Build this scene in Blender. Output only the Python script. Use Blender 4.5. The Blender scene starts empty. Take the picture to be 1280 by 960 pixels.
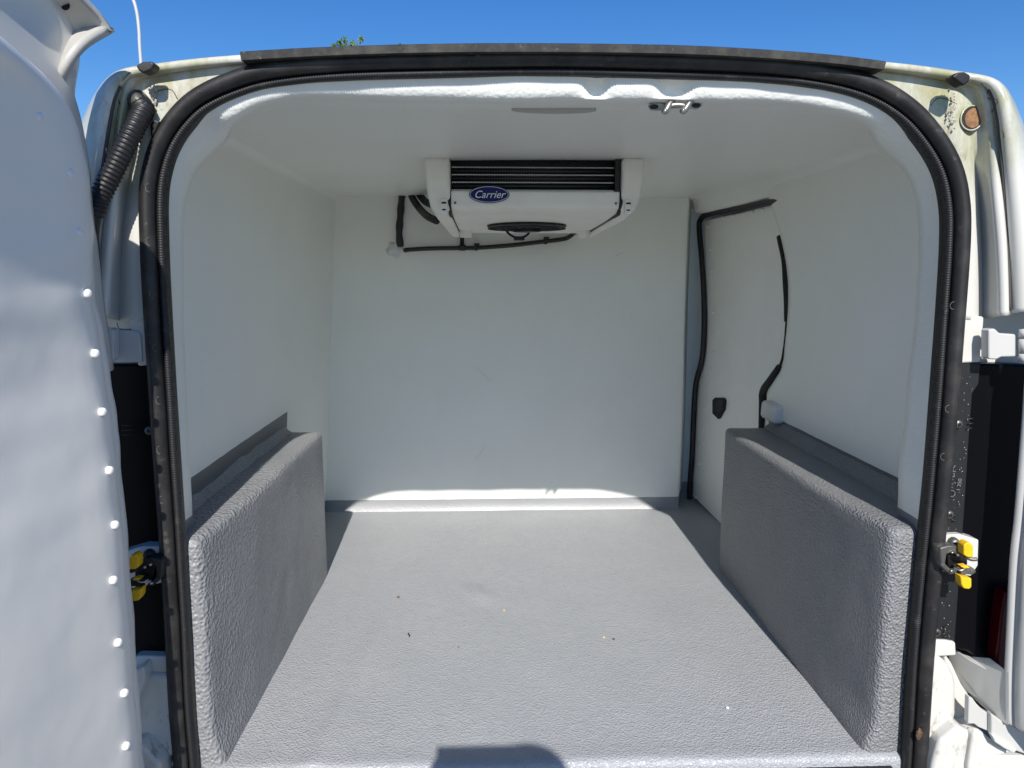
import bpy, bmesh, math, random
from mathutils import Vector, Matrix, noise
random.seed(7)
sc = bpy.context.scene
col = sc.collection
R = math.radians

# ------------------------------------------------------------------ camera
YAW, PITCH, FPX = R(1.912), R(8.77), 888.0
CAM = Vector((-0.109, -1.205, 0.9))
FW = Vector((math.sin(YAW)*math.cos(PITCH), math.cos(YAW)*math.cos(PITCH), -math.sin(PITCH)))
RT = Vector((math.cos(YAW), -math.sin(YAW), 0)); UP = RT.cross(FW)
cd = bpy.data.cameras.new('camera'); cam = bpy.data.objects.new('camera', cd); col.objects.link(cam)
cd.sensor_width = 36; cd.lens = FPX/1280*36; cd.clip_start = 0.01; cd.clip_end = 2000
cam.matrix_world = Matrix(((RT.x, UP.x, -FW.x, CAM.x), (RT.y, UP.y, -FW.y, CAM.y), (RT.z, UP.z, -FW.z, CAM.z), (0, 0, 0, 1)))
sc.camera = cam

# ------------------------------------------------------------------ sky, sun, exposure
SUN_EL, SUN_AZ = R(37.4), R(2.8)          # sun behind the camera, a little to its right
w = bpy.data.worlds.new('World'); sc.world = w; w.use_nodes = True
wn = w.node_tree; wn.nodes.clear()
st = wn.nodes.new('ShaderNodeTexSky'); st.sky_type = 'NISHITA'; st.sun_disc = False
st.sun_elevation = SUN_EL; st.sun_rotation = math.pi - SUN_AZ
st.air_density = 1.0; st.dust_density = 0.0; st.ozone_density = 5.0
bg = wn.nodes.new('ShaderNodeBackground'); bg.inputs[1].default_value = 0.095
ow = wn.nodes.new('ShaderNodeOutputWorld')
hs = wn.nodes.new('ShaderNodeHueSaturation'); hs.inputs['Hue'].default_value = 0.508; hs.inputs['Saturation'].default_value = 1.26; hs.inputs['Value'].default_value = 1.04
wn.links.new(st.outputs[0], hs.inputs['Color']); wn.links.new(hs.outputs[0], bg.inputs[0]); wn.links.new(bg.outputs[0], ow.inputs[0])
sl = bpy.data.lights.new('sun', 'SUN'); sl.energy = 4.8; sl.angle = R(0.53); sl.color = (1, 0.95, 0.88)
so = bpy.data.objects.new('sun', sl); col.objects.link(so)
sd = Vector((math.sin(SUN_AZ)*math.cos(SUN_EL), -math.cos(SUN_AZ)*math.cos(SUN_EL), math.sin(SUN_EL)))
so.rotation_euler = sd.to_track_quat('Z', 'Y').to_euler(); so.location = (0, -5, 6)
sc.view_settings.view_transform = 'Standard'; sc.view_settings.look = 'None'
sc.view_settings.exposure = 0.38; sc.view_settings.gamma = 1
sc.render.engine = 'CYCLES'
sc.cycles.max_bounces = 10; sc.cycles.diffuse_bounces = 8

# ------------------------------------------------------------------ measuring helpers: sight line of a photo pixel met with a real plane
def ray(px, py): return FW + RT*((px-640)/FPX) + UP*((480-py)/FPX)
def Y(px, py, y): d = ray(px, py); return CAM + d*((y-CAM.y)/d.y)
def X(px, py, x): d = ray(px, py); return CAM + d*((x-CAM.x)/d.x)
def Z(px, py, z): d = ray(px, py); return CAM + d*((z-CAM.z)/d.z)

# ------------------------------------------------------------------ materials
def mat(name, color, rough=0.5, bump=None, var=None, metal=0.0, spec=0.5, coat=0.0, extra=None):
    """bump: list of (kind, scale, strength, dist); var: (color2, scale, lo, hi)"""
    m = bpy.data.materials.new(name); m.use_nodes = True
    nt = m.node_tree; N = nt.nodes; L = nt.links; b = N['Principled BSDF']
    b.inputs['Base Color'].default_value = (*color, 1); b.inputs['Roughness'].default_value = rough
    b.inputs['Metallic'].default_value = metal; b.inputs['Specular IOR Level'].default_value = spec
    b.inputs['Coat Weight'].default_value = coat; b.inputs['Coat Roughness'].default_value = 0.08
    tc = N.new('ShaderNodeTexCoord')
    if var:
        layers = var if isinstance(var, list) else [var]
        cur = None
        for (c2, scale, lo, hi) in layers:
            n = N.new('ShaderNodeTexNoise'); n.inputs['Scale'].default_value = scale; n.inputs['Detail'].default_value = 6
            n.inputs['Roughness'].default_value = 0.62
            L.new(tc.outputs['Object'], n.inputs['Vector'])
            mr = N.new('ShaderNodeMapRange'); mr.inputs[1].default_value = lo; mr.inputs[2].default_value = hi
            L.new(n.outputs['Fac'], mr.inputs[0])
            mx = N.new('ShaderNodeMix'); mx.data_type = 'RGBA'
            L.new(mr.outputs[0], mx.inputs[0])
            if cur is None: mx.inputs[6].default_value = (*color, 1)
            else: L.new(cur, mx.inputs[6])
            mx.inputs[7].default_value = (*c2, 1); cur = mx.outputs[2]
        L.new(cur, b.inputs['Base Color'])
    prev = None
    for (kind, scale, strength, dist) in (bump or []):
        if kind == 'v':
            n = N.new('ShaderNodeTexVoronoi'); n.feature = 'SMOOTH_F1'; out = 'Distance'
            n.inputs['Smoothness'].default_value = 0.7
        else:
            n = N.new('ShaderNodeTexNoise'); n.inputs['Detail'].default_value = 2.5; out = 'Fac'
        n.inputs['Scale'].default_value = scale
        L.new(tc.outputs['Object'], n.inputs['Vector'])
        bp = N.new('ShaderNodeBump'); bp.inputs['Strength'].default_value = strength; bp.inputs['Distance'].default_value = dist
        L.new(n.outputs[out], bp.inputs['Height'])
        if prev: L.new(prev, bp.inputs['Normal'])
        prev = bp.outputs[0]
    if prev: L.new(prev, b.inputs['Normal'])
    if extra: extra(m, nt, N, L, b, tc)
    return m

def math_node(N, L, op, a, b=None, c=None):
    n = N.new('ShaderNodeMath'); n.operation = op
    for i, v in enumerate((a, b, c)):
        if v is None: continue
        if isinstance(v, (int, float)): n.inputs[i].default_value = v
        else: L.new(v, n.inputs[i])
    return n.outputs[0]

WHITE = (0.815, 0.828, 0.775); GREY = (0.335, 0.345, 0.36); GREYW = (0.12, 0.126, 0.133)
def coat_paint(zs, ysplit=None, zlow=0.045, wob=0.004):
    """two sprayed coats: grey below the height zs (as far back as ysplit, and below zlow behind it), white above"""
    def f(m, nt, N, L, b, tc):
        sep = N.new('ShaderNodeSeparateXYZ'); L.new(tc.outputs['Object'], sep.inputs[0])
        n = N.new('ShaderNodeTexNoise'); n.inputs['Scale'].default_value = 14; L.new(tc.outputs['Object'], n.inputs['Vector'])
        wz = math_node(N, L, 'MULTIPLY_ADD', n.outputs['Fac'], wob, sep.outputs['Z'])
        g = math_node(N, L, 'LESS_THAN', wz, zs + wob/2)
        if ysplit is not None:
            g = math_node(N, L, 'MULTIPLY', g, math_node(N, L, 'LESS_THAN', sep.outputs['Y'], ysplit))
            g = math_node(N, L, 'MAXIMUM', g, math_node(N, L, 'LESS_THAN', wz, zlow + wob/2))
        n2 = N.new('ShaderNodeTexNoise'); n2.inputs['Scale'].default_value = 5; n2.inputs['Detail'].default_value = 8
        L.new(tc.outputs['Object'], n2.inputs['Vector'])
        def tint(c, k):
            mx = N.new('ShaderNodeMix'); mx.data_type = 'RGBA'; L.new(n2.outputs['Fac'], mx.inputs[0])
            mx.inputs[6].default_value = (*[v*(1-k) for v in c], 1); mx.inputs[7].default_value = (*[min(1, v*(1+k)) for v in c], 1)
            return mx.outputs[2]
        mx = N.new('ShaderNodeMix'); mx.data_type = 'RGBA'; L.new(g, mx.inputs[0])
        L.new(tint(WHITE, 0.05), mx.inputs[6]); L.new(tint(GREYW, 0.12), mx.inputs[7]); L.new(mx.outputs[2], b.inputs['Base Color'])
    return f
PEEL = [('n', 110, 0.35, 0.003), ('n', 320, 0.4, 0.0016)]
M_wall = mat('white_sprayed_lining', WHITE, 0.42, [('n', 90, 0.16, 0.003), ('n', 260, 0.25, 0.0012)], extra=coat_paint(0.5, 0.875))
M_wallR = mat('white_sprayed_lining_right', WHITE, 0.42, [('n', 90, 0.16, 0.003), ('n', 260, 0.25, 0.0012)], extra=coat_paint(0.482, 0.885))
GREYW = (0.27, 0.278, 0.292)
M_bulk = mat('bulkhead_lining', WHITE, 0.4, [('n', 120, 0.22, 0.003), ('n', 300, 0.3, 0.0012)], extra=coat_paint(0.044))
GREYW = (0.2, 0.208, 0.22)
M_ceil = mat('ceiling_lining', WHITE, 0.4, [('n', 60, 0.2, 0.003), ('n', 220, 0.35, 0.0015)], var=((0.79, 0.80, 0.745), 3, 0.4, 0.7))
M_lip = mat('frame_lining', WHITE, 0.45, [('n', 40, 0.3, 0.004), ('n', 160, 0.5, 0.002)], extra=coat_paint(0.462))
M_floor = mat('grey_floor_coat', (0.318, 0.333, 0.352), 0.36, [('v', 260, 0.8, 0.0024), ('n', 420, 0.5, 0.0012), ('n', 30, 0.2, 0.004)],
              var=[((0.35, 0.362, 0.378), 6, 0.3, 0.7), ((0.28, 0.295, 0.315), 40, 0.5, 0.95)])
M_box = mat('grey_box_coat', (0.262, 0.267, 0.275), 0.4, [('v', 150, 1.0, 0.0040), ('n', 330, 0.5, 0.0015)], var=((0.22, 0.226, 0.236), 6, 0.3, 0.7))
M_boxR = mat('grey_box_coat_fine_shaded', (0.215, 0.22, 0.228), 0.42, [('v', 220, 1.0, 0.0036), ('n', 480, 0.6, 0.0012)], var=((0.18, 0.185, 0.194), 6, 0.3, 0.7))  # finer copy for the right box, its shade put into a darker grey
M_rub = mat('weathered_black_rubber', (0.011, 0.0105, 0.011), 0.5, [('n', 140, 0.25, 0.001)],
            var=[((0.050, 0.046, 0.043), 16, 0.44, 0.78), ((0.11, 0.10, 0.09), 60, 0.62, 0.8)])
M_rib = mat('ribbed_black_rubber', (0.011, 0.011, 0.012), 0.55, [('n', 200, 0.2, 0.001)], var=((0.06, 0.057, 0.054), 30, 0.58, 0.8))
M_trim = mat('lichen_grey_plastic', (0.026, 0.025, 0.024), 0.65, [('n', 200, 0.4, 0.001)],
             var=[((0.065, 0.062, 0.050), 45, 0.45, 0.7), ((0.26, 0.26, 0.24), 110, 0.66, 0.74)])
M_blk = mat('black_plastic', (0.004, 0.004, 0.005), 0.5, [('n', 200, 0.1, 0.0006)])
M_blkdust = mat('dusty_black_plastic', (0.008, 0.009, 0.010), 0.55, [('n', 90, 0.3, 0.001)], var=((0.2, 0.2, 0.19), 210, 0.70, 0.74))
M_hose = mat('black_hose', (0.012, 0.012, 0.013), 0.45, [('n', 200, 0.2, 0.001)])
M_steel = mat('zinc_steel', (0.45, 0.44, 0.41), 0.33, [('n', 120, 0.2, 0.0008)], metal=0.9, var=((0.22, 0.2, 0.16), 60, 0.5, 0.7))
M_dsteel = mat('dark_greasy_steel', (0.13, 0.13, 0.12), 0.45, [('n', 160, 0.4, 0.001)], metal=0.6, var=((0.3, 0.28, 0.24), 90, 0.55, 0.7))
M_yel = mat('yellow_plastic', (0.80, 0.47, 0.01), 0.38, [('n', 300, 0.1, 0.0005)], var=((0.7, 0.38, 0.01), 90, 0.45, 0.8))
M_red = mat('red_lamp_lens', (0.06, 0.002, 0.004), 0.15, spec=0.3)
M_lamp = mat('glossy_black_housing', (0.003, 0.003, 0.004), 0.35, spec=0.12)
M_unit = mat('white_abs_plastic', (0.85, 0.83, 0.75), 0.4, [('n', 300, 0.08, 0.0006)], var=((0.78, 0.755, 0.68), 12, 0.45, 0.8))
M_sdoor = mat('white_side_door_panel', (0.86, 0.86, 0.81), 0.35, [('n', 8, 0.1, 0.006)], var=((0.80, 0.80, 0.75), 5, 0.45, 0.8))
M_fin = mat('dark_coil', (0.02, 0.02, 0.022), 0.4)
M_alu = mat('fin_aluminium', (0.5, 0.5, 0.5), 0.35, metal=0.8)
M_blue = mat('badge_blue', (0.006, 0.009, 0.11), 0.35, spec=0.2)
M_let = mat('badge_white', (0.75, 0.75, 0.77), 0.35)
M_foam = mat('white_sealant', (0.66, 0.67, 0.66), 0.6, [('n', 60, 0.7, 0.006)])
M_riv = mat('white_rivet', (0.80, 0.80, 0.80), 0.3)
M_hole = mat('rusty_brown_fibre', (0.28, 0.15, 0.07), 0.9, [('n', 120, 0.8, 0.003)], var=((0.12, 0.06, 0.03), 80, 0.4, 0.7))
M_gap = mat('grimy_panel_gap', (0.07, 0.065, 0.06), 0.8)
M_dark = mat('dark_gap', (0.004, 0.004, 0.005), 0.7)

def dirt(m, nt, N, L, b, tc):
    """white car paint with algae round the upper corners and grime spots"""
    cur = None
    base = N.new('ShaderNodeRGB'); base.outputs[0].default_value = (0.58, 0.575, 0.535, 1); cur = base.outputs[0]
    geo = N.new('ShaderNodeNewGeometry')
    def layer(cur, colr, fac):
        mx = N.new('ShaderNodeMix'); mx.data_type = 'RGBA'; L.new(fac, mx.inputs[0]); L.new(cur, mx.inputs[6]); mx.inputs[7].default_value = (*colr, 1)
        return mx.outputs[2]
    def blob(c, r, lo, hi, sc_, k):
        vm = N.new('ShaderNodeVectorMath'); vm.operation = 'DISTANCE'; L.new(geo.outputs['Position'], vm.inputs[0]); vm.inputs[1].default_value = c
        d = N.new('ShaderNodeMapRange'); d.inputs[1].default_value = r; d.inputs[2].default_value = r*0.25; L.new(vm.outputs['Value'], d.inputs[0])
        mp = N.new('ShaderNodeMapping'); mp.inputs['Scale'].default_value = (1, 1, 0.45); L.new(tc.outputs['Object'], mp.inputs[0])
        n = N.new('ShaderNodeTexNoise'); n.inputs['Scale'].default_value = sc_; n.inputs['Detail'].default_value = 7; n.inputs['Roughness'].default_value = 0.7
        L.new(mp.outputs[0], n.inputs['Vector'])
        mr = N.new('ShaderNodeMapRange'); mr.inputs[1].default_value = lo; mr.inputs[2].default_value = hi; mr.inputs[4].default_value = k; L.new(n.outputs['Fac'], mr.inputs[0])
        return math_node(N, L, 'MULTIPLY', d.outputs[0], mr.outputs[0])
    for s, cx in ((-1, -0.62), (1, 0.62)):
        cur = layer(cur, (0.27, 0.28, 0.10), blob((cx*1.02, -0.03, 1.16), 0.17, 0.36, 0.60, 22, 0.85))
        cur = layer(cur, (0.20, 0.15, 0.09), blob((cx, -0.03, 1.12), 0.13, 0.55, 0.66, 60, 0.7))
        cur = layer(cur, (0.33, 0.30, 0.15), blob((cx*0.85, -0.03, 1.19), 0.18, 0.40, 0.64, 30, 0.8))
        cur = layer(cur, (0.22, 0.15, 0.09), blob((cx*1.04, -0.03, 0.08), 0.16, 0.56, 0.66, 70, 0.8))
    L.new(cur, b.inputs['Base Color'])
M_body = mat('white_car_paint', (0.8, 0.8, 0.8), 0.28, [('n', 12, 0.05, 0.004), ('n', 260, 0.05, 0.0006)], coat=0.4, extra=dirt)
M_door = mat('white_door_paint', (0.52, 0.52, 0.50), 0.3, [('n', 10, 0.06, 0.004)], coat=0.3, var=((0.47, 0.465, 0.44), 4, 0.45, 0.8))
M_horn = mat('grimy_white_paint', (0.42, 0.41, 0.38), 0.5, [('n', 60, 0.2, 0.001)],
             var=[((0.22, 0.21, 0.19), 7, 0.45, 0.75), ((0.12, 0.11, 0.10), 80, 0.66, 0.76)])
M_doorlin = mat('white_door_lining', (0.83, 0.82, 0.79), 0.36, [('n', 6, 0.28, 0.012), ('n', 90, 0.05, 0.001)], var=((0.77, 0.76, 0.735), 5, 0.45, 0.85))

# ------------------------------------------------------------------ object helpers
def link(name, me, m, parent=None, smooth=True, label=None, kind=None):
    o = bpy.data.objects.new(name, me); col.objects.link(o)
    if m: me.materials.append(m)
    if smooth:
        for p in me.polygons: p.use_smooth = True
    if parent: o.parent = parent
    if label: o['label'] = label
    if kind: o['kind'] = kind
    return o
def empty(name, label, cat, group=None, loc=(0, 0, 0)):
    o = bpy.data.objects.new(name, None); col.objects.link(o); o.location = loc
    o['label'] = label; o['category'] = cat; o.empty_display_size = 0.1
    if group: o['group'] = group
    return o
def tagt(o, label, cat, group=None):
    o['label'] = label; o['category'] = cat
    if group: o['group'] = group
    return o
def pydata(vs, fs):
    me = bpy.data.meshes.new('m'); me.from_pydata([tuple(v) for v in vs], [], fs); me.update()
    bm = bmesh.new(); bm.from_mesh(me); bmesh.ops.recalc_face_normals(bm, faces=bm.faces); bm.to_mesh(me); bm.free()
    return me
def bevel(o, wdt, seg=3, ang=35):
    b = o.modifiers.new('bevel', 'BEVEL'); b.width = wdt; b.segments = seg; b.limit_method = 'ANGLE'; b.angle_limit = R(ang)
    wn_ = o.modifiers.new('wn', 'WEIGHTED_NORMAL'); wn_.keep_sharp = True
    return o
def auto(me, ang=35):
    me.set_sharp_from_angle(angle=R(ang)) if hasattr(me, 'set_sharp_from_angle') else None
def cr(pts, n=8, closed=False):
    """Catmull-Rom through points (any dimension tuples)"""
    P = [Vector(p) for p in pts]; out = []; k = len(P)
    rng = range(k if closed else k-1)
    for i in rng:
        p1, p2 = P[i % k], P[(i+1) % k]
        p0 = P[(i-1) % k] if (closed or i > 0) else p1*2-p2
        p3 = P[(i+2) % k] if (closed or i+2 < k) else p2*2-p1
        for j in range(n):
            t = j/n
            out.append(0.5*((2*p1)+(p2-p0)*t+(2*p0-5*p1+4*p2-p3)*t*t+(3*p1-p0-3*p2+p3)*t**3))
    if not closed: out.append(P[-1])
    return out
def resample(pts, step):
    out = [pts[0]]; acc = 0
    for a, b in zip(pts, pts[1:]):
        L_ = (b-a).length; t = step-acc
        while t <= L_:
            out.append(a.lerp(b, t/L_)); t += step
        acc = (acc+L_) % step
    out.append(pts[-1]); return out
def sweep(name, path, prof, m, parent=None, ref=None, cap=True, scale=None, label=None, kind=None, smooth=True):
    """prof: list of (u, v): u along the in-plane side vector, v along ref"""
    vs, fs = [], []; k = len(prof); n = len(path)
    for i, p in enumerate(path):
        t = (path[min(i+1, n-1)]-path[max(i-1, 0)]).normalized()
        r = ref if ref else Vector((0, 1, 0))
        if abs(t.dot(r)) > 0.95: r = Vector((0, 0, 1)) if abs(t.z) < 0.9 else Vector((1, 0, 0))
        s = t.cross(r).normalized(); v2 = s.cross(t).normalized() if not ref else ref
        f = scale(i) if scale else 1.0
        for (u, v) in prof: vs.append(p + s*u*f + v2*v*f)
    for i in range(n-1):
        for j in range(k):
            a, b = i*k+j, i*k+(j+1) % k
            fs.append((a, b, b+k, a+k))
    if cap: fs.append(tuple(range(k))); fs.append(tuple(range((n-1)*k, n*k)))
    return link(name, pydata(vs, fs), m, parent, smooth, label, kind)
def circ(r, k=12, ry=None): return [(r*math.cos(2*math.pi*i/k), (ry or r)*math.sin(2*math.pi*i/k)) for i in range(k)]
def tube(name, pts, r, m, parent=None, k=12, n=8, scale=None, label=None, step=None):
    path = cr(pts, n) if n > 1 else [Vector(p) for p in pts]
    if step: path = resample(path, step)
    return sweep(name, path, circ(r, k), m, parent, None, True, scale, label)
def slab(name, px, y, thick, m, parent=None, bev=0.004, curve=0, label=None, dy=None):
    """a plate of real thickness in the plane y (front face), outline measured in the photo"""
    pts = [Y(q_[0], q_[1], q_[2] if len(q_) > 2 else y) for q_ in px]
    if curve: pts = cr(pts, curve, True)
    if dy: pts = [Vector((p.x, p.y+dy(p), p.z)) for p in pts]
    n = len(pts); vs = pts + [p+Vector((0, thick, 0)) for p in pts]
    fs = [tuple(range(n)), tuple(range(2*n-1, n-1, -1))] + [(i, i+n, (i+1) % n+n, (i+1) % n) for i in range(n)]
    o = link(name, pydata(vs, fs), m, parent, True, label)
    bevel(o, bev, 3) if bev else None
    if not bev:
        for p in o.data.polygons: p.use_smooth = False
    return o
def box(name, c, s, m, parent=None, bev=0.004, rot=None, label=None, seg=3):
    bm = bmesh.new(); bmesh.ops.create_cube(bm, size=1)
    bmesh.ops.scale(bm, vec=s, verts=bm.verts)
    if rot: bmesh.ops.rotate(bm, cent=(0, 0, 0), matrix=rot, verts=bm.verts)
    bmesh.ops.translate(bm, vec=c, verts=bm.verts)
    me = bpy.data.meshes.new('m'); bm.to_mesh(me); bm.free()
    o = link(name, me, m, parent, True, label)
    if bev: bevel(o, bev, seg)
    return o
def grid(name, rows, m, parent=None, thick=0, label=None, sub=0, off=1):
    nr, nc = len(rows), len(rows[0]); vs = [v for r in rows for v in r]
    fs = [(i*nc+j, i*nc+j+1, (i+1)*nc+j+1, (i+1)*nc+j) for i in range(nr-1) for j in range(nc-1)]
    me = bpy.data.meshes.new('m'); me.from_pydata([tuple(v) for v in vs], [], fs); me.update()
    o = link(name, me, m, parent, True, label)
    if sub: s = o.modifiers.new('s', 'SUBSURF'); s.levels = sub; s.render_levels = sub
    if thick: s = o.modifiers.new('t', 'SOLIDIFY'); s.thickness = thick; s.offset = off
    return o
def hit(px, py, only=None):
    """where the sight line of a photo pixel meets what is built so far"""
    bpy.context.view_layer.update(); dg = bpy.context.evaluated_depsgraph_get(); d = ray(px, py).normalized()
    o = CAM.copy(); cam_hit = None
    if only:
        ev = only.evaluated_get(dg); ok, loc, n, _ = ev.ray_cast(ev.matrix_world.inverted() @ o, d)
        if not ok: return Y(px, py, -0.1), Vector((0, -1, 0))
        return ev.matrix_world @ loc, (n if n.dot(d) < 0 else -n)
def wob(p, f=6, a=0.003): return Vector(noise.noise_vector(Vector(p)*f))*a
def rbox(name, lo, hi, r, m, parent=None, step=0.02, amp=0.002, label=None, flare=0):
    """rounded box, finely meshed, with the uneven hand-sprayed thickness of the coat"""
    lo, hi = Vector(lo), Vector(hi); bm = bmesh.new()
    def ticks(a, b):
        L_ = b-a; fine = [0, .15*r, .35*r, .6*r, r]; mid = max(1, int((L_-2*r)/step))
        return [a+x for x in fine]+[a+r+(L_-2*r)*i/mid for i in range(1, mid)]+[b-x for x in reversed(fine)]
    T = [ticks(lo[i], hi[i]) for i in range(3)]
    for ax in range(3):
        u, v = (ax+1) % 3, (ax+2) % 3
        for side in (0, 1):
            g = []
            for a in T[u]:
                rw = []
                for b in T[v]:
                    p = [0, 0, 0]; p[ax] = (lo, hi)[side][ax]; p[u] = a; p[v] = b
                    rw.append(bm.verts.new(p))
                g.append(rw)
            for i in range(len(g)-1):
                for j in range(len(g[0])-1):
                    q = (g[i][j], g[i+1][j], g[i+1][j+1], g[i][j+1]); bm.faces.new(q if side else q[::-1])
    bmesh.ops.remove_doubles(bm, verts=bm.verts, dist=1e-6)
    for vt in bm.verts:
        p = vt.co.copy(); c = Vector([min(max(p[i], lo[i]+r), hi[i]-r) for i in range(3)]); d = p-c
        if d.length > 1e-9: p = c + d.normalized()*r
        if flare: p.x += flare*max(0, min(1, p.z/0.06))*max(0, 1-p.y/0.30)**2*max(0, min(1, (0.68-abs(p.x))/0.05))
        vt.co = p + wob(p, 7, amp) + wob(p, 22, amp*0.45)
    me = bpy.data.meshes.new('m'); bm.to_mesh(me); bm.free()
    return link(name, me, m, parent, True, label)
def rivet(name, c, nrm, r, h, m, parent):
    vs, fs = [], []; k = 10; nrm = Vector(nrm).normalized(); q = nrm.to_track_quat('Z', 'Y')
    rings = [(r, 0), (r, h*0.5), (r*0.8, h*0.85), (r*0.4, h)]
    for rr, hh in rings:
        for i in range(k): vs.append(Vector(c)+q @ Vector((rr*math.cos(2*math.pi*i/k), rr*math.sin(2*math.pi*i/k), hh)))
    for a in range(3):
        for i in range(k): fs.append((a*k+i, a*k+(i+1) % k, (a+1)*k+(i+1) % k, (a+1)*k+i))
    fs.append(tuple(range(3*k, 4*k)))
    return link(name, pydata(vs, fs), m, parent)

# ================================================================== the place outside
GZ = -0.62
M_asph = mat('asphalt', (0.16, 0.16, 0.155), 0.85, [('n', 60, 0.4, 0.01)], var=((0.22, 0.22, 0.21), 3, 0.4, 0.7))
g = link('ground', pydata([(-400, -400, GZ), (400, -400, GZ), (400, 400, GZ), (-400, 400, GZ)], [(0, 1, 2, 3)]), M_asph, kind='structure')

# street lamp far off, thin white bowed pole
lt = empty('street_lamp', 'thin white bowed street lamp pole rising behind the left roof corner', 'street lamp', loc=Y(176, 80, 14.0))
lt.location.z = GZ
base = Y(176, 75, 14.0); top = Y(165, -4, 14.0)
def rel(v, o): return Vector(v)-o.location
tube('pole', [rel((base.x+0.02, 14, GZ), lt), rel((base.x+0.02, 14, 2.5), lt), rel(base, lt), rel(Y(174, 40, 14), lt), rel(Y(171, 15, 14), lt), rel(top, lt),
              rel(Y(152, -24, 14), lt), rel(Y(130, -34, 14), lt), rel(Y(100, -40, 14), lt)], 0.032, M_door, lt, 10, 6)
box('lamp_head', rel(Y(86, -42, 14), lt), (0.55, 0.22, 0.09), M_unit, lt, 0.03)

# tree behind the roof; only its highest shoots clear the van
M_leaf = mat('green_leaf', (0.10, 0.17, 0.03), 0.5, var=((0.17, 0.22, 0.05), 3, 0.4, 0.6))
M_bark = mat('bark', (0.12, 0.09, 0.06), 0.9, [('n', 30, 0.6, 0.01)])
tt = empty('tree', 'green leafy treetop peeping over the van roof', 'tree', loc=(-2.6, 10.0, GZ))
rnd = random.Random(3)
def leafset(c, rad, n, sz):
    vs, fs = [], []
    for _ in range(n):
        d = Vector((rnd.gauss(0, 1), rnd.gauss(0, 1), rnd.gauss(0, 1))).normalized()*rad*rnd.random()**0.4
        p = Vector(c)+d; a = Vector((rnd.gauss(0, 1), rnd.gauss(0, 1), rnd.gauss(0, 1))).normalized(); b = a.orthogonal().normalized()
        s = sz*rnd.uniform(0.6, 1.2); i = len(vs)
        vs += [p-a*s, p+b*s*0.45, p+a*s, p-b*s*0.45]; fs += [(i, i+1, i+2, i+3)]
    return vs, fs
tube('trunk', [(0, 0, 0), (0.05, 0, 1.2), (-0.03, 0.05, 2.6), (0.1, 0, 3.9)], 0.13, M_bark, tt, 10, 6, scale=lambda i: 1-0.035*i)
vs, fs = [], []
def addl(c, rad, n, sz):
    a, b = leafset(c, rad, n, sz); k = len(vs); vs.extend(a); fs.extend([tuple(i+k for i in f) for f in b])
for k in range(26):
    a = rnd.uniform(0, 6.28); rr = rnd.uniform(0, 1.25)
    addl((rr*math.cos(a), rr*math.sin(a), rnd.uniform(2.3, 3.75)), 0.42, 130, 0.06)
tips = [(424, 54, 0.05), (431, 50, 0.05), (438, 55, 0.06), (451, 49, 0.05), (443, 57, 0.06), (500, 57, 0.03), (428, 57, 0.06), (417, 58, 0.035)]
for a, b, r_ in tips:
    c = Y(a, b, 10.0)-tt.location; addl(c, r_, 34, 0.028)
fol = link('foliage', pydata(vs, fs), M_leaf, tt, False)
for a, b in ((428, 54), (451, 49), (500, 57), (440, 56)):
    c = Y(a, b, 10.0)-tt.location
    tube('branch', [(0.1, 0, 3.4), ((c.x+0.1)/2, 0, 3.9), tuple(c)], 0.008, M_bark, tt, 6, 4)

# ================================================================== the van
van = empty('cargo_van', 'white insulated cargo van seen through its open rear doors', 'van')

def lx(z): return -0.738+0.07*z          # left wall leans in as it rises
RX = 0.74; CZ = 1.178; BY = 1.44

# floor
rows = []
ys = [-0.012, -0.012, -0.0105, -0.006, 0.0, 0.006]+[0.02*i for i in range(1, 83)]
zs0 = [-0.05, -0.014, -0.006, -0.0015, 0, 0]
def ridge(x, y):
    h = 0
    xr = -0.44 + 0.12*y - 0.10*y*y
    h += 0.0055*math.exp(-((x-xr)/0.014)**2)*max(0, min(1, (0.62-y)/0.2))
    xr2 = -0.52+0.02*y
    h += 0.0016*math.exp(-((x-xr2)/0.016)**2)*max(0, min(1, (0.4-y)/0.15))
    h += 0.007*math.exp(-(((x+0.145)*1.0+(y-0.705)*0.5)/0.03)**2-((y-0.705)/0.05)**2)
    h += 0.002*math.exp(-((y-0.012)/0.010)**2)
    for cx in (-0.15, 0.02, 0.19): h += 0.0008*math.exp(-((x-cx)/0.02)**2)
    return h
for i, y in enumerate(ys):
    r = []
    for j in range(77):
        x = -0.76+0.02*j; z = zs0[i] if i < 6 else 0
        if i >= 4: z += ridge(x, y)+noise.noise(Vector((x*4, y*4, 0)))*0.0012
        r.append((x, y, z))
    rows.append(r)
grid('floor_lining', rows, M_floor, van, 0, 'grey textured sprayed floor lit by the sun', sub=1)
box('floor_base', (0, 0.81, -0.085), (1.5, 1.66, 0.09), M_blk, van, 0.004)

# wheel boxes
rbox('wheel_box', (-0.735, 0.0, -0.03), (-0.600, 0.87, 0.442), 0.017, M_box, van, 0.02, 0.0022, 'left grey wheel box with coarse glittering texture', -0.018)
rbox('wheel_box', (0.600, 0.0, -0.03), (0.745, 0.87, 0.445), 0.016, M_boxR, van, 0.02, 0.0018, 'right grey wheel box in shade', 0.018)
# hidden cut-down of the boxes' outer halves is inside the walls

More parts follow.
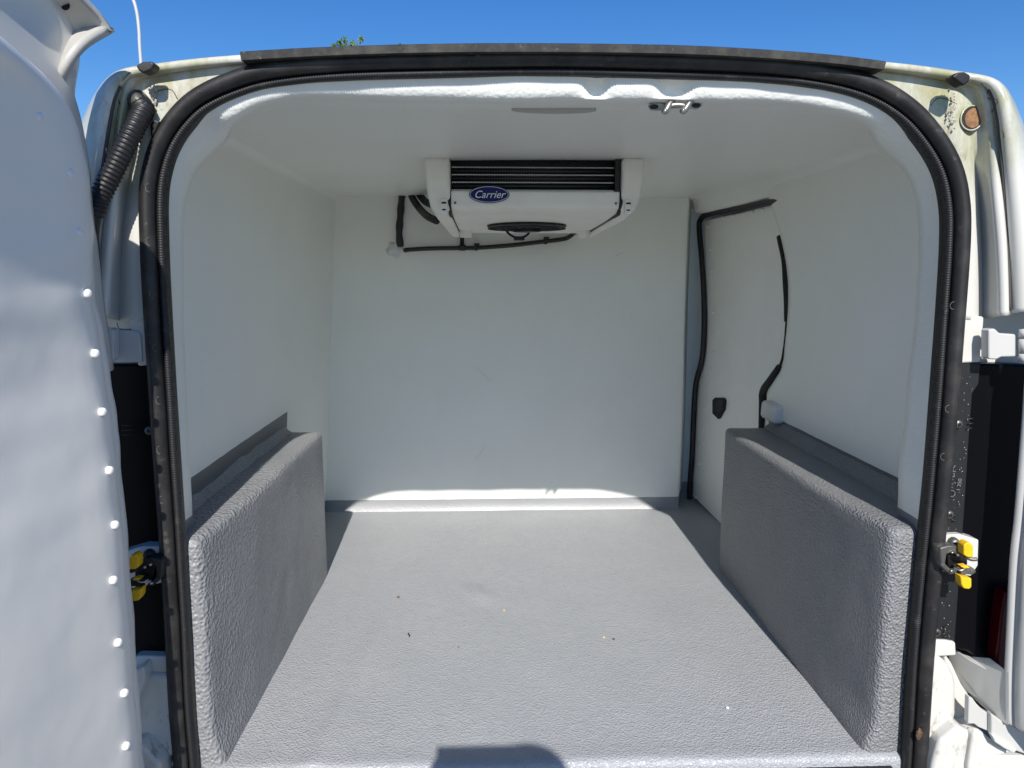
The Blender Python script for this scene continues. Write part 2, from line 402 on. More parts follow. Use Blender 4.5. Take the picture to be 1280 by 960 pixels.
# left wall with a soft fillet into the ceiling
FR = 0.03
def leftprof():
    out = [(lx(z), z) for z in [i*0.04 for i in range(29)]]
    cx = lx(CZ-FR)+FR
    for i in range(7):
        a = math.pi - i*math.pi/12
        out.append((cx+FR*math.cos(a), CZ+0.003-FR+FR*math.sin(a)))
    out.append((cx+0.03, CZ+0.012))
    return out
yl = [0.07]+[0.1+0.03*i for i in range(45)]+[1.45]
rows = [[Vector((x, y, z))+wob((x, y, z), 3, 0.003) for x, z in leftprof()] for y in yl]
grid('side_wall_lining', rows, M_wall, van, 0, 'left white lining with grey strip over the wheel box')
# fillet strip along the ledge
for sx, xa, zz in ((-1, -0.712, 0.442), (1, RX, 0.445)):
    pth = [Vector((xa, 0.05+0.03*i, zz))+wob((sx, i*0.3, 0), 2, 0.003) for i in range(28)]
    pr = [(0, 0), (0.022, 0), (0.013, 0.004), (0.006, 0.010), (0.002, 0.024)]
    vs, fs = [], []
    for p in pth:
        for u, v in [(-0.01, -0.01), (0.03, -0.004), (0.017, 0.004), (0.008, 0.012), (0.002, 0.028), (-0.01, 0.03)]:
            vs.append(p+Vector((-sx*u, 0, v)))
    k = 6
    for i in range(len(pth)-1):
        for j in range(k-1): fs.append((i*k+j, i*k+j+1, (i+1)*k+j+1, (i+1)*k+j))
    fs.append(tuple(range(k))); fs.append(tuple(range((len(pth)-1)*k, len(pth)*k)))
    link('ledge_fillet', pydata(vs, fs), M_box if sx < 0 else M_boxR, van)

# ceiling
rows = []
for y in [0.004, 0.02, 0.04, 0.06]+[0.08+0.03*i for i in range(54)]:
    r = []
    for j in range(70):
        x = -0.70+((0.72 if y < 0.12 else 0.742 if y < 1.0 else 0.79)+0.70)*j/69.0
        z = CZ + noise.noise(Vector((x*2.2, y*2.2, 3)))*0.004
        z += max(0, 0.05-y)*0.18
        r.append((x, y, z))
    rows.append(r)
grid('ceiling_lining', rows, M_ceil, van, 0, None)
box('roof_panel', (0, 0.90, 1.222), (1.24, 1.60, 0.012), M_door, van, 0.003)
# dent / mark on ceiling
c = Z(692, 137, CZ)
slabpts = [(c.x+0.072*math.cos(a), c.y-0.006+0.024*math.sin(a), CZ-0.003) for a in [math.pi*i/19 for i in range(20)]]
vs = slabpts+[(p[0], p[1], CZ+0.01) for p in slabpts]
link('ceiling_patch', pydata(vs, [tuple(range(20)), tuple(range(39, 19, -1))]+[(i, i+20, (i+1) % 20+20, (i+1) % 20) for i in range(20)]),
     mat('patch_grey', (0.40, 0.41, 0.39), 0.5), van, False)

# bulkhead
rows = []
for i in range(61):
    z = CZ*i/60+0.0
    r = []
    xs = [-0.77+0.02*j for j in range(69)]
    xe = 0.630 + 0.003*math.sin(z*5)
    xs = xs+[xe-0.014, xe-0.008, xe-0.003, xe, xe+0.002, xe+0.002]
    offs = {0: 0.0006, 1: 0.002, 2: 0.005, 3: 0.010, 4: 0.02}
    for k, x in enumerate(xs):
        q = k-(len(xs)-5)
        y = BY + (offs[q] if q >= 0 else 0)+noise.noise(Vector((x*3, 9, z*3)))*0.002
        if z < 0.03: y -= (0.03-z)**2*14
        r.append((x, y, z))
    xx = xe+0.002
    for k in range(1, 8): r.append((xx+0.006*k+0.002, BY+0.02+0.016*k, z))
    rows.append(r)
grid('bulkhead_lining', rows, M_bulk, van, 0, 'white rear face of the cab partition with grey foot band')
# scratches on the bulkhead
M_scr = mat('scratch', (0.42, 0.42, 0.41), 0.8)
for a in ([(595, 459), (603, 467), (613, 476)], [(593, 575), (600, 568), (605, 558)], [(770, 320), (773, 318), (778, 316)]):
    tube('scratch_mark', [Y(p, q, BY-0.0005) for p, q in a], 0.0004, M_scr, van, 5, 5)

# right wall with the curved edge of the sliding-door opening
edge_px = [(953, 225), (955, 240), (962, 258), (969, 278), (975, 300), (980, 325), (983, 350), (983.5, 375), (982, 405), (979.5, 430), (976, 458), (966, 476), (957.5, 490), (957, 505), (957, 521)]
edge = cr([X(a, b, RX) for a, b in edge_px], 4)
bot = [Vector((RX, 0.885, z)) for z in (0.44, 0.3, 0.15, 0.0)]
edge = edge+bot
edge = sorted(edge, key=lambda p: -p.z)
rows = []
for e in edge:
    ye = e.y; r = []
    for j in range(30):
        t = j/29; y = 0.07+(ye-0.07)*t
        x = RX + noise.noise(Vector((5, y*3, e.z*3)))*0.002
        r.append((x, y, e.z))
    r[-1] = (RX+0.004, ye, e.z)
    r += [(RX+0.012, ye+0.004, e.z), (RX+0.03, ye+0.004, e.z)]
    rows.append(r)
rows = [[(a, b, min(z, CZ+0.004)) for a, b, z in r] for r in rows]
grid('side_wall_lining', rows, M_wallR, van, 0, 'right white lining ending at the curved side door opening')
# soft cove between right wall and ceiling
rows = []
for y in [0.07+0.03*i for i in range(33)]:
    yy = min(y, 1.01); r = []
    for i in range(9):
        a = i*math.pi/16; rr = 0.028
        r.append((RX+0.001-rr+rr*math.cos(a), yy, CZ+0.001-rr+rr*math.sin(a)))
    rows.append(r)
grid('ceiling_cove', rows, M_ceil, van, 0)
# white sealed block at end of the ledge
rbox('sealed_block', (RX-0.026, 0.775, 0.472), (RX+0.03, 0.885, 0.526), 0.012, M_foam, van, 0.015, 0.004)

# header over the side opening
hp = [Y(863, 250, 1.5), X(905, 243, RX), X(955, 233, RX)]
p0, p1 = Vector((0.655, 1.50, CZ)), Vector((0.735, 0.93, CZ))
rows = []
for i in range(20):
    t = i/19; c = p0.lerp(p1, t)
    rows.append([c+Vector((-0.05, 0, 0.002)), c+Vector((-0.012, 0, -0.001)), c+Vector((0.0, 0, -0.006)), c+Vector((0.006, 0, -0.016)), c+Vector((0.012, 0, -0.044)), c+Vector((0.02, 0, -0.052)), c+Vector((0.05, 0, -0.052))])
grid('door_header_lining', rows, M_ceil, van, 0)
# side door: slanting inner panel, seal, rivets, handle, latch gap
sdoor_x = lambda y: 0.755-0.075*(y-1.0)
def onpanel(px, py, off=0.0):
    d = ray(px, py); o = CAM      # panel plane x + 0.075 y = 0.83 + off
    t = (0.83+off-(o.x+0.075*o.y))/(d.x+0.075*d.y); return o+d*t
ppx = [(880, 276), (895, 272), (925, 266), (962, 256), (990, 262), (1000, 330), (1000, 420), (985, 520), (960, 560), (930, 610), (915, 668), (903, 657), (866, 620), (868, 560), (870, 500), (878, 455), (883, 430), (884, 380), (882, 320)]
pts = [onpanel(*p) for p in ppx]; n = len(pts)
vs = pts+[p+Vector((0.03, 0, 0)) for p in pts]
sdo = link('sliding_door', pydata(vs, [tuple(range(n)), tuple(range(2*n-1, n-1, -1))]+[(i, i+n, (i+1) % n+n, (i+1) % n) for i in range(n)]), M_sdoor, van, True,
     'white inner panel of the closed sliding side door')
bevel(sdo, 0.003, 2)
box('door_backing', (0.86, 1.30, 0.55), (0.06, 1.25, 1.35), M_door, van, 0.01)
spath = cr([onpanel(*p, -0.012) for p in [(1000, 246), (962, 253), (915, 262), (885, 268), (876, 274), (874, 285), (877, 320), (880, 370), (880, 420), (877, 452), (870, 480), (867, 520), (865, 570), (862, 612), (861, 640)]], 6)
sweep('side_door_seal', spath, circ(0.0105, 10), M_hose, van)
sweep('side_door_seal', [p+Vector((0.004, 0.02, 0)) for p in spath], circ(0.009, 8), M_dark, van)
rpx = [(885, 283), (888, 312), (890, 340), (892, 366), (892, 391), (893, 416), (892, 440), (888.5, 463), (883, 486), (880, 510), (878, 534), (876, 558), (873.5, 580), (871, 601), (870, 622), (894, 275), (905, 272.5), (917, 270), (929, 267), (941, 265), (953, 262)]
for a, b in rpx: rivet('rivet', onpanel(a, b, -0.001), (-1, -0.1, 0), 0.0055, 0.005, M_riv, sdo)
hpx = [(890, 500), (893, 497), (905, 497), (907, 500), (906, 512), (900, 523), (897, 524), (890, 517)]
hb = [onpanel(a, b, -0.004) for a, b in hpx]; hn = len(hb)
hvs = hb+[p+Vector((0.02, 0, 0)) for p in hb]
bevel(link('handle', pydata(hvs, [tuple(range(hn)), tuple(range(2*hn-1, hn-1, -1))]+[(i, i+hn, (i+1) % hn+hn, (i+1) % hn) for i in range(hn)]), M_blkdust, sdo), 0.003)
hb2 = [onpanel(a, b, -0.014) for a, b in [(895, 501), (904, 501), (903, 510), (898, 518), (894, 512)]]
hvs = hb2+[p+Vector((0.012, 0, 0)) for p in hb2]; hn = 5
bevel(link('handle_cup', pydata(hvs, [tuple(range(hn)), tuple(range(2*hn-1, hn-1, -1))]+[(i, i+hn, (i+1) % hn+hn, (i+1) % hn) for i in range(hn)]), M_blk, sdo), 0.002)
# black slit behind the curved edge of the right lining
slit = cr([X(a, b, RX+0.012) for a, b in [(974, 296), (982.5, 325), (985, 350), (985.5, 375), (983.5, 402)]], 6)
sl2 = cr([X(a, b, RX+0.012) for a, b in [(974, 458), (964, 476), (955.5, 490), (954, 505), (951, 545)]], 6)
thin = cr([X(a, b, RX+0.010) for a, b in [(983.5, 398), (981.5, 425), (978, 448), (974, 460)]], 6)
sweep('slit_seal', thin, circ(0.004, 8), M_dark, van)
for pth in (slit, sl2):
    nn = len(pth)
    sweep('slit_seal', pth, circ(0.014, 8), M_dark, van, scale=lambda i, nn=nn: 0.25+0.9*math.sin(math.pi*(0.12+0.76*i/(nn-1))))

# ------------------------------------------------ opening frame
OUT = [(219, 1000), (218, 960), (212, 880), (205, 760), (197, 640), (190, 540), (184, 450), (178, 350), (175.5, 290), (175, 245), (179, 210), (190, 175), (210, 142), (240, 113), (285, 91), (340, 77), (450, 68), (640, 63.5), (800, 65), (950, 71), (1040, 82), (1100, 100), (1145, 128), (1178, 165), (1200, 205), (1210, 250), (1211, 300), (1206, 380), (1198, 480), (1188, 600), (1175, 720), (1165, 840), (1157, 960), (1153, 1000)]
YS = -0.03
op = [Y(a, b, YS) for a, b in OUT]
op = cr(op, 8)
def inset(path, d):
    out = []
    n = len(path)
    for i, p in enumerate(path):
        t = (path[min(i+1, n-1)]-path[max(i-1, 0)]).normalized()
        nrm = Vector((t.z, 0, -t.x))        # pointing inwards for a left->top->right path
        out.append(p+nrm*d)
    return out
op = resample(op, 0.012)
wobb = lambda path, a: [p+wob(p, 5, a) for p in path]
bulb = wobb(inset(op, 0.012), 0.0012)
sweep('rubber_seal', bulb, circ(0.0125, 16, 0.014), M_rub, van, Vector((0, 1, 0)), label='weathered black bulb seal around the rear opening')
sweep('seal_base', inset([p+Vector((0, 0.014, 0)) for p in op], 0.018), [(-0.016, -0.006), (0.008, -0.006), (0.008, 0.012), (-0.016, 0.012)], M_blk, van, Vector((0, 1, 0)))
ribp = resample([p+Vector((0, 0.008, 0)) for p in cr(inset(op, 0.0295), 1)], 0.00135)
rib = wobb(ribp, 0.0020)
sweep('ribbed_seal_lip', rib, [(-0.0055, -0.005), (-0.002, -0.008), (0.002, -0.008), (0.0055, -0.004), (0.006, 0.006), (-0.006, 0.006)], M_rib, van, Vector((0, 1, 0)),
      scale=lambda i: 1.0 if (i//1) % 3 else 0.84)
sweep('seal_piping', [p+Vector((0, -0.004, 0)) for p in inset(rib, -0.0065)], circ(0.0012, 6), M_rib, van, Vector((0, 1, 0)))
# chalk ring marks on the seal (left) are worn rings of the moulding
M_ring = mat('worn_ring', (0.13, 0.125, 0.12), 0.6)
for a, b in ((185, 235), (186, 302), (190, 368), (194, 435), (198, 501), (199, 563), (202, 625), (1192, 382), (1186, 511), (1180, 571)):
    c = Y(a, b, YS-0.0155); pts = [c+Vector((0.0048*math.cos(t), abs(math.cos(t))*0.002, 0.0062*math.sin(t))) for t in [math.pi*(0.45+1.15*i/9) for i in range(10)]]
    tube('seal_mark', pts, 0.0005, M_ring, van, 4, 1)

# frame lining (lip) inside the seal
inner = inset(op, 0.0305)
lipin_px = [(240, 1000, .05), (236, 900, .05), (235, 760, .05), (234, 640, .05), (232, 590, .05), (228, 500, .05), (224, 400, .05), (224, 300, .05), (228, 250, .05), (241, 213, .05), (262, 190, .05), (280, 172, .035), (288, 154, .005), (312, 137, -.005), (350, 125, -.006), (390, 120, -.004), (500, 122, -.002), (640, 124, -.002), (800, 124, -.002), (900, 125, -.003), (985, 128, -.005), (1050, 139, -.006), (1088, 152, .0), (1102, 178, .035), (1132, 207, .05), (1152, 245, .05), (1158, 300, .05), (1152, 400, .05), (1142, 480, .05), (1137, 540, .05), (1131, 590, .05), (1131, 640, .05), (1130, 760, .05), (1128, 900, .05), (1120, 1000, .05)]
lipin = cr([Y(a, b, c) for a, b, c in lipin_px], 8)
def at_frac(path, f):
    L_ = [0]
    for a, b in zip(path, path[1:]): L_.append(L_[-1]+(b-a).length)
    out = []; j = 0
    for q in f:
        s = q*L_[-1]
        while j < len(L_)-2 and L_[j+1] < s: j += 1
        t = (s-L_[j])/max(1e-9, L_[j+1]-L_[j]); out.append(path[j].lerp(path[j+1], min(1, t)))
    return out
def by_angle(path, angs, c=Vector((0, 0, 0.62))):
    """point of the path in each direction from the middle of the opening"""
    out = []
    A = [math.atan2(-(p.x-c.x), p.z-c.z) for p in path]
    for a in angs:
        best = None
        for i in range(len(path)-1):
            lo_, hi_ = sorted((A[i], A[i+1]))
            if lo_ <= a <= hi_ and hi_-lo_ < 1:
                t = 0 if A[i+1] == A[i] else (a-A[i])/(A[i+1]-A[i]); best = path[i].lerp(path[i+1], t); break
        if best is None: best = path[0] if abs(A[0]-a) < abs(A[-1]-a) else path[-1]
        out.append(best)
    return out
angs = [2.30-4.60*i/360 for i in range(361)]
A0 = by_angle(inner, angs); A1 = by_angle(lipin, angs)
rows = []
def lipw(p): return wob(p, 9, 0.0035)+wob(p, 25, 0.0012)
for j, (h, f) in enumerate(((0, 0), (.13, .02), (.24, .08), (.34, .2), (.44, .38), (.55, .6), (.68, .8), (.84, .94), (1, 1.0), (1.25, 1.0))):
    r = []
    for i, (a, b) in enumerate(zip(A0, A1)):
        y = -0.024+(b.y+0.024)*min(h, 1)+(0.02 if h > 1 else 0)
        x = a.x+(b.x-a.x)*f
        if a.z > 1.1:      # dimple and the pocket of the lock striker
            y += (0.016*math.exp(-abs((x-0.068)/0.017)**2.6)+0.016*math.exp(-abs((x-0.192)/0.026)**2.6))*math.sin(math.pi*min(1, h)) 
        p = Vector((x, y, a.z+(b.z-a.z)*f))
        r.append(p+lipw(p)*(0.3 if j < 2 else 0.8))
    rows.append(r)
last = []
for p in rows[-1]:
    x = max(lx(p.z)-0.004, min(RX+0.004, p.x*1.25)); z = p.z
    if p.z > 0.9:
        z = min(CZ+0.004, p.z+0.03)
    last.append(Vector((x if abs(p.x) > 0.5 else p.x, 0.11, z)))
rows.append(last)
lip = grid('frame_lining', rows, M_lip, van, 0, 'rounded white lining edge inside the rear opening, grey at the bottom')

# bumps in the lining edge: smooth dimple and the moulded pocket for the lock striker
box('lining_backing', (0, 0.10, 1.215), (1.0, 0.16, 0.02), M_blk, van, 0)
box('header_filler', (0.70, 1.60, 1.168), (0.16, 0.12, 0.05), M_ceil, van, 0.004)
box('partition_return', (0.72, 1.66, 0.57), (0.20, 0.04, 1.18), M_bulk, van, 0.01)

# roof edge, gutter strip and corners
trim = [Y(a, b, -0.045) for a, b in [(304, 72.5), (380, 68), (470, 64.5), (560, 62.5), (640, 62), (740, 62.5), (850, 64.5), (950, 69.5), (1040, 76.5), (1101, 84)]]
sweep('roof_trim_strip', resample(cr(trim, 6), 0.02), [(-0.0065, -0.012), (0.004, -0.014), (0.007, -0.008), (0.007, 0.02), (-0.0065, 0.02)], M_trim, van, Vector((0, 1, 0)), smooth=False)

roofpx = [(140, 92), (160, 86), (190, 80), (250, 74), (310, 69), (450, 64), (640, 62), (850, 65), (1000, 72), (1100, 81), (1150, 87), (1200, 94), (1225, 98)]
# upper frame panel, from the seal up to the roof edge
topc = cr([Y(a, b, -0.045) for a, b in [(165, 83), (190, 79), (250, 73.5), (310, 70), (450, 66), (640, 64), (850, 67), (1000, 74), (1100, 81.5), (1150, 87), (1200, 94)]], 8)
rows = [[p+Vector((0, 0.03, -0.10)) for p in topc], [p+Vector((0, 0.022, -0.035)) for p in topc], [p+Vector((0, 0.012, -0.015)) for p in topc], [p+Vector((0, 0.003, -0.004)) for p in topc],
        [p+Vector((0, 0.003, 0.002)) for p in topc], [p+Vector((0, 0.03, 0.006)) for p in topc], [p+Vector((0, 0.2, 0.012)) for p in topc], [p+Vector((0, 1.7, 0.012)) for p in topc]]
# stations along the rear frame from the middle of the roof to the bottom of the upper pillar; columns run outwards
# each entry (px, py); depth per column below
T = [
 [(640, 72), (640, 66.5), (640, 66), (640, 65.6), (640, 65.2), (640, 64.8), (640, 64), (640, 63)],
 [(850, 74), (850, 69.5), (850, 69), (850, 68.6), (850, 68.2), (850, 67.8), (850, 67), (850, 66)],
 [(1000, 85), (1000, 77), (1000, 76.5), (1000, 76), (1000, 75.6), (1000, 75.2), (1000, 74.5), (1000, 73.5)],
 [(1070, 99), (1092, 84), (1094, 83.4), (1095, 83), (1096, 82.6), (1097, 82.2), (1098, 81.6), (1100, 80.5)],
 [(1105, 118), (1150, 93), (1152, 92), (1154, 91), (1155, 90), (1156, 89), (1157, 88.4), (1158, 86.5)],
 [(1130, 135), (1183, 104), (1192, 100), (1196, 98.5), (1198, 97.5), (1200, 96.5), (1202, 95.5), (1205, 94)],
 [(1150, 152), (1194, 116), (1206, 108), (1216, 104), (1222, 103), (1227, 101.5), (1234, 99.5), (1238, 98)],
 [(1163, 172), (1197, 132), (1211, 124), (1225, 116), (1233, 113), (1238, 112), (1250, 109), (1258, 108)],
 [(1174, 195), (1199, 152), (1214, 148), (1230, 142), (1238, 140), (1243, 139), (1257, 135), (1276, 131)],
 [(1186, 225), (1206, 190), (1219, 188), (1234, 184), (1242, 182), (1247, 181), (1262, 178), (1296, 172)],
 [(1194, 260), (1218, 240), (1228, 240), (1240, 238), (1247, 237), (1252, 236), (1268, 234), (1311, 228)],
 [(1195, 300), (1221, 300), (1232, 300), (1246, 299), (1253, 299), (1258, 298), (1273, 297), (1322, 292)],
 [(1190, 350), (1221, 350), (1234, 349), (1249, 348), (1255, 347), (1260, 347), (1276, 345), (1330, 338)],
 [(1186, 400), (1220, 400), (1234, 398), (1250, 395), (1256, 394), (1262, 393), (1278, 389), (1336, 378)],
]
DY = [-0.012, -0.030, 0.028, -0.056, -0.066, -0.028, -0.100, -0.020]
KC = [0, 0, 0.02, 0.04, 0.08, 0.15, 0.45, 0.85, 1, 1, 1, 1, 1, 1]
for s, row in enumerate(T):
    if s >= 5:
        k = min(1, (s-4)/3)
        c1, c2, c3 = row[1], row[2], row[3]
        row[2] = (c1[0]+(c2[0]-c1[0])*(1-0.7*k), c1[1]+(c2[1]-c1[1])*(1-0.7*k))
        row[3] = (c3[0]+2.5*k, c3[1])
rowsR = []
for s, row in enumerate(T):
    k = KC[s]; r = []
    for c_, (a, b) in enumerate(row):
        yb = -0.014-0.003*c_; dyc = {2: -0.016, 3: -0.030, 4: -0.056}.get(c_, DY[c_]) if 6 <= s <= 9 else DY[c_]
        y = yb*(1-k)+dyc*k
        r.append(Y(a, b, y))
    e = r[-1]
    r.append(Vector((e.x+0.012*k, 0.06+0.05*k, e.z+0.004))); r.append(Vector((e.x+0.03*k, 0.5, e.z+0.004))); r.append(Vector((e.x+0.03*k, 1.75, e.z-0.02)))
    rowsR.append(r)
MX = 0.024
def mir(p): return Vector((MX-p.x, p.y, p.z))
full = [[mir(p) for p in r] for r in reversed(rowsR[1:])]+rowsR
frame = grid('rear_body_frame', full, M_body, van, 0.0, 'dirty white painted upper body frame with green algae in both corners', sub=3)
so_ = frame.modifiers.new('t', 'SOLIDIFY'); so_.thickness = 0.006; so_.offset = -1
# body side panels and underside
for s in (1, -1):
    e = rowsR[-1]; pts = [e[8], e[9], e[10]]
    top = [p if s > 0 else mir(p) for p in pts]
    rows = []
    for k in range(12):
        t = k/11; z = 0.72-1.0*t; bulge = 0.03*math.sin(math.pi*min(1, t*1.2))
        rows.append([Vector((p.x+s*bulge, p.y, z if k else p.z)) for p in top])
    grid('side_panel', rows, M_door, van, 0.01)
box('underbody', (0, 0.9, -0.2), (1.6, 1.7, 0.12), M_blk, van, 0.02)

# rubber stop buttons in the roof corners
def P2(px, py, y, s):
    return Y(px, py, y)
for (a, b, tl) in ((1203, 98, -1), (178, 84, 1)):
    pl = [(a-13, b-4*tl*0-2), (a-6, b-8), (a+3, b-8.5), (a+11, b-4), (a+9, b+4), (a+2, b+9), (a-4, b+5)] if tl < 0 else \
         [(a-9, b-2), (a-1, b-7), (a+11, b-8), (a+15, b-4), (a+11, b+3), (a+1, b+7), (a-5, b+4)]
    slab('rubber_stop', pl, -0.074, 0.022, M_blk if tl < 0 else M_rub, van, 0.003, 0)
# plugged hole in the right corner
hc = Y(1211, 149, -0.012)
def disc(name, c, rx, rz, m, parent, th=0.006, tilt=0.0, yaw=0.0, k=20, bev=0.001):
    q = Matrix.Rotation(yaw, 3, 'Z') @ Matrix.Rotation(tilt, 3, 'Y')
    f_ = [Vector((rx*math.cos(2*math.pi*i/k), 0, rz*math.sin(2*math.pi*i/k))) for i in range(k)]
    pts = [c+q @ p for p in f_]+[c+q @ (p+Vector((0, th, 0))) for p in f_]
    o = link(name, pydata(pts, [tuple(range(k)), tuple(range(2*k-1, k-1, -1))]+[(i, i+k, (i+1) % k+k, (i+1) % k) for i in range(k)]), m, parent)
    if bev: bevel(o, bev, 2)
    return o
hp_, hn = hit(1212, 149, frame)
hn = (hn.normalized()*0.45-FW).normalized(); hp_ = hp_+hn*0.005
hq = hn.to_track_quat('Z', 'Y'); hax = hq.inverted() @ Vector((0.35, 0, 1)); ha = math.atan2(hax.y, hax.x)
def hdisc2(name, r1, r2, off, th, m, par):
    k = 22; vs = []
    for o_ in (off, off-th):
        for i in range(k):
            a = 2*math.pi*i/k; v = Matrix.Rotation(ha, 3, 'Z') @ Vector((r1*math.cos(a), r2*math.sin(a), o_)); vs.append(hp_+hq @ v)
    return link(name, pydata(vs, [tuple(range(k)), tuple(range(2*k-1, k-1, -1))]+[(i, i+k, (i+1) % k+k, (i+1) % k) for i in range(k)]), m, par, False)
dr = hdisc2('drain_hole', 0.0190, 0.0170, 0.0010, 0.006, M_dark, van)
hp_ = hp_+RT*0.0022
hdisc2('hole_filling', 0.0160, 0.0135, 0.0018, 0.004, M_hole, dr)
hp_ = hp_-RT*0.0022
tube('hole_rim', [hp_+hq @ (Matrix.Rotation(ha, 3, 'Z') @ Vector((0.0197*math.cos(t), 0.0177*math.sin(t), 0.001))) for t in [2*math.pi*i/24 for i in range(25)]], 0.0013, M_body, dr, 6, 1)
for pth in ([(1236, 112), (1242, 125), (1247, 150), (1250, 180), (1254, 220), (1257, 260), (1260, 300), (1261, 345), (1262, 388)],
            [(150, 108), (143, 125), (138, 150), (133, 180), (128, 215), (123, 255), (120, 300)]):
    pp = [hit(a, b, frame)[0] for a, b in pth]; n_ = len(pp)
    tube('panel_gap', pp, 0.0030, M_gap, van, 6, 4)
# torn seam sealer lines (dark joint of the outer skin)
M_seam = mat('seam_grime', (0.10, 0.085, 0.06), 0.8, var=((0.3, 0.28, 0.2), 90, 0.5, 0.7))
for pth, yy in (([(1226, 104), (1234, 112), (1235, 123), (1246, 124), (1247, 128), (1240, 140), (1244, 158), (1254, 163), (1255, 172)], -0.052),
                ([(1163, 132), (1172, 123), (1183, 124), (1194, 129)], -0.033), ([(150, 130), (146, 120), (146, 114), (152, 112), (154, 100), (163, 90)], -0.056),
                ([(188, 117), (200, 113), (214, 112), (222, 124)], -0.033), ([(146, 403), (150, 411), (168, 412), (174, 416), (177, 428), (178, 450)], -0.024)):
    pp = [hit(a, b, frame)[0] if b < 390 else Y(a, b, yy) for a, b in pth]
    tube('body_seam', pp, 0.0008, M_seam, van, 6, 4)
# crumbling seam sealer beads near the seal corners
for cx_, cy_, n_ in ((1190, 140, 40), (190, 118, 40), (1168, 945, 30)):
    vs, fs = [], []
    rr = random.Random(int(cx_))
    for _ in range(n_):
        p = Y(cx_+rr.gauss(0, 3), cy_+rr.gauss(0, 10), -0.034); s_ = rr.uniform(0.0008, 0.0022); i = len(vs)
        for d in ((s_, 0, 0), (-s_, 0, 0), (0, -s_, 0), (0, 0, s_*1.6), (0, 0, -s_*1.6)): vs.append(p+Vector(d))
        fs += [(i, i+2, i+3), (i+1, i+3, i+2), (i, i+4, i+2), (i+1, i+2, i+4)]
    link('crumbled_sealer', pydata(vs, fs), mat('sealer', (0.45, 0.42, 0.36), 0.9), van, False, None, 'stuff')

def seal_px(py, right):
    pts = [p for p in OUT if (p[0] > 700) == right]
    pts = sorted(pts, key=lambda p: p[1]); last = pts[0]
    for a, b in zip(pts, pts[1:]):
        if a[1] <= py <= b[1]: return a[0]+(b[0]-a[0])*(py-a[1])/(b[1]-a[1])
    return pts[-1][0]
slab0 = slab
def slab(name, px, y, thick, m, parent=None, bev=0.004, curve=0, label=None, dy=None):
    right = px[0][0] > 640
    px = [((max(q_[0], seal_px(q_[1], True)-8) if right else min(q_[0], seal_px(q_[1], False)+8)),)+tuple(q_[1:]) for q_ in px]
    return slab0(name, px, y, thick, m, parent, bev, curve, label, dy)
# ---- pillars below the shoulders: right, then left, each with lamp housing, hinge, lock plate and bumper corner
def pillar(right):
    S = 1 if right else -1
    lab = 'right' if right else 'left'
    if right:
        slab('pillar_flange', [(1180, 392), (1232, 396), (1228, 420), (1226, 453), (1180, 455)], -0.026, 0.03, M_body, van, 0.004)
        slab('hinge_recess', [(1215, 385), (1330, 375), (1330, 470), (1215, 470)], 0.015, 0.03, M_body, van, 0.003)
        h = slab('door_hinge', [(1236, 412), (1244, 410.5), (1250, 416.5), (1273, 418), (1274, 446), (1252, 446.5), (1246, 449.5), (1236, 449)], -0.062, 0.02, M_door, van, 0.003)
        for z0, z1 in ((411, 421), (423, 440), (441.5, 452)):
            a, b = Y(1281, z0, -0.07), Y(1281, z1, -0.07); tube('knuckle', [a, b], 0.009, M_door, h, 12, 1)
        lampo = [(1176, 453), (1290, 456), (1284, 600), (1268, 838), (1240, 836), (1210, 815), (1150, 803)]
        strip = [(1180, 453), (1226, 453), (1224, 480), (1216, 492), (1211, 560), (1206, 640), (1200, 720), (1194, 803), (1150, 801)]
        lens = [(1257, 740), (1300, 740), (1300, 838), (1250, 836), (1246, 826), (1251, 770)]
        screws = [(1197, 530), (1186, 643), (1170, 790)]
        ribs = [(1210, 524, 1216), (1210, 530, 1216), (1209, 536, 1215), (1191, 645, 1197), (1191, 651, 1197), (1180, 784, 1186), (1180, 790, 1186), (1179, 796, 1186)]
    else:
        slab('pillar_flange', [(160, 398), (205, 396), (208, 456), (172, 458)], -0.026, 0.03, M_body, van, 0.004)
        slab('hinge_recess', [(75, 385), (180, 395), (182, 470), (75, 470)], 0.005, 0.03, M_body, van, 0.003)
        h = slab('door_hinge', [(143, 412), (171, 413), (176, 419), (178, 453), (143, 453)], -0.030, 0.02, M_door, van, 0.003)
        slab('hinge_leaf', [(130, 411), (136, 410), (142, 412), (142, 451), (133, 452)], -0.055, 0.02, M_door, h, 0.003)
        tube('knuckle', [Y(125, 408, -0.085), Y(126, 454, -0.085)], 0.013, M_door, h, 12, 1)
        lampo = [(90, 455), (215, 455), (228, 640), (232, 822), (168, 822), (160, 838), (100, 850)]
        strip = [(186, 456), (215, 456), (228, 640), (232, 822), (206, 822), (200, 640), (190, 500)]
        lens = [(95, 640), (112, 640), (126, 760), (110, 836), (95, 836)]
        screws = [(187, 538)]
        ribs = [(152, 532, 168), (152, 538, 168), (153, 544, 168)]
    lm = slab('tail_lamp_housing', lampo, -0.010, 0.055, M_lamp, van, 0.006)
    slab('mounting_strip', strip, -0.022, 0.03, M_blkdust, lm, 0.003)
    slab('red_lens', lens, -0.035, 0.05, M_red, lm, 0.004)
    for (x0, y0, x1) in ribs: tube('moulded_rib', [Y(x0, y0, -0.026), Y(x1, y0-1, -0.026)], 0.0013, M_blk if not right else M_blkdust, lm, 6, 1)
    for a, b in screws:
        c = Y(a, b, -0.026); rivet('screw', c, (0, -1, 0), 0.0075, 0.005, M_dsteel, lm)
        rivet('screw_socket', c+Vector((0, -0.0045, 0)), (0, -1, 0), 0.0034, 0.0012, M_blk, lm)
pillar(True); pillar(False)
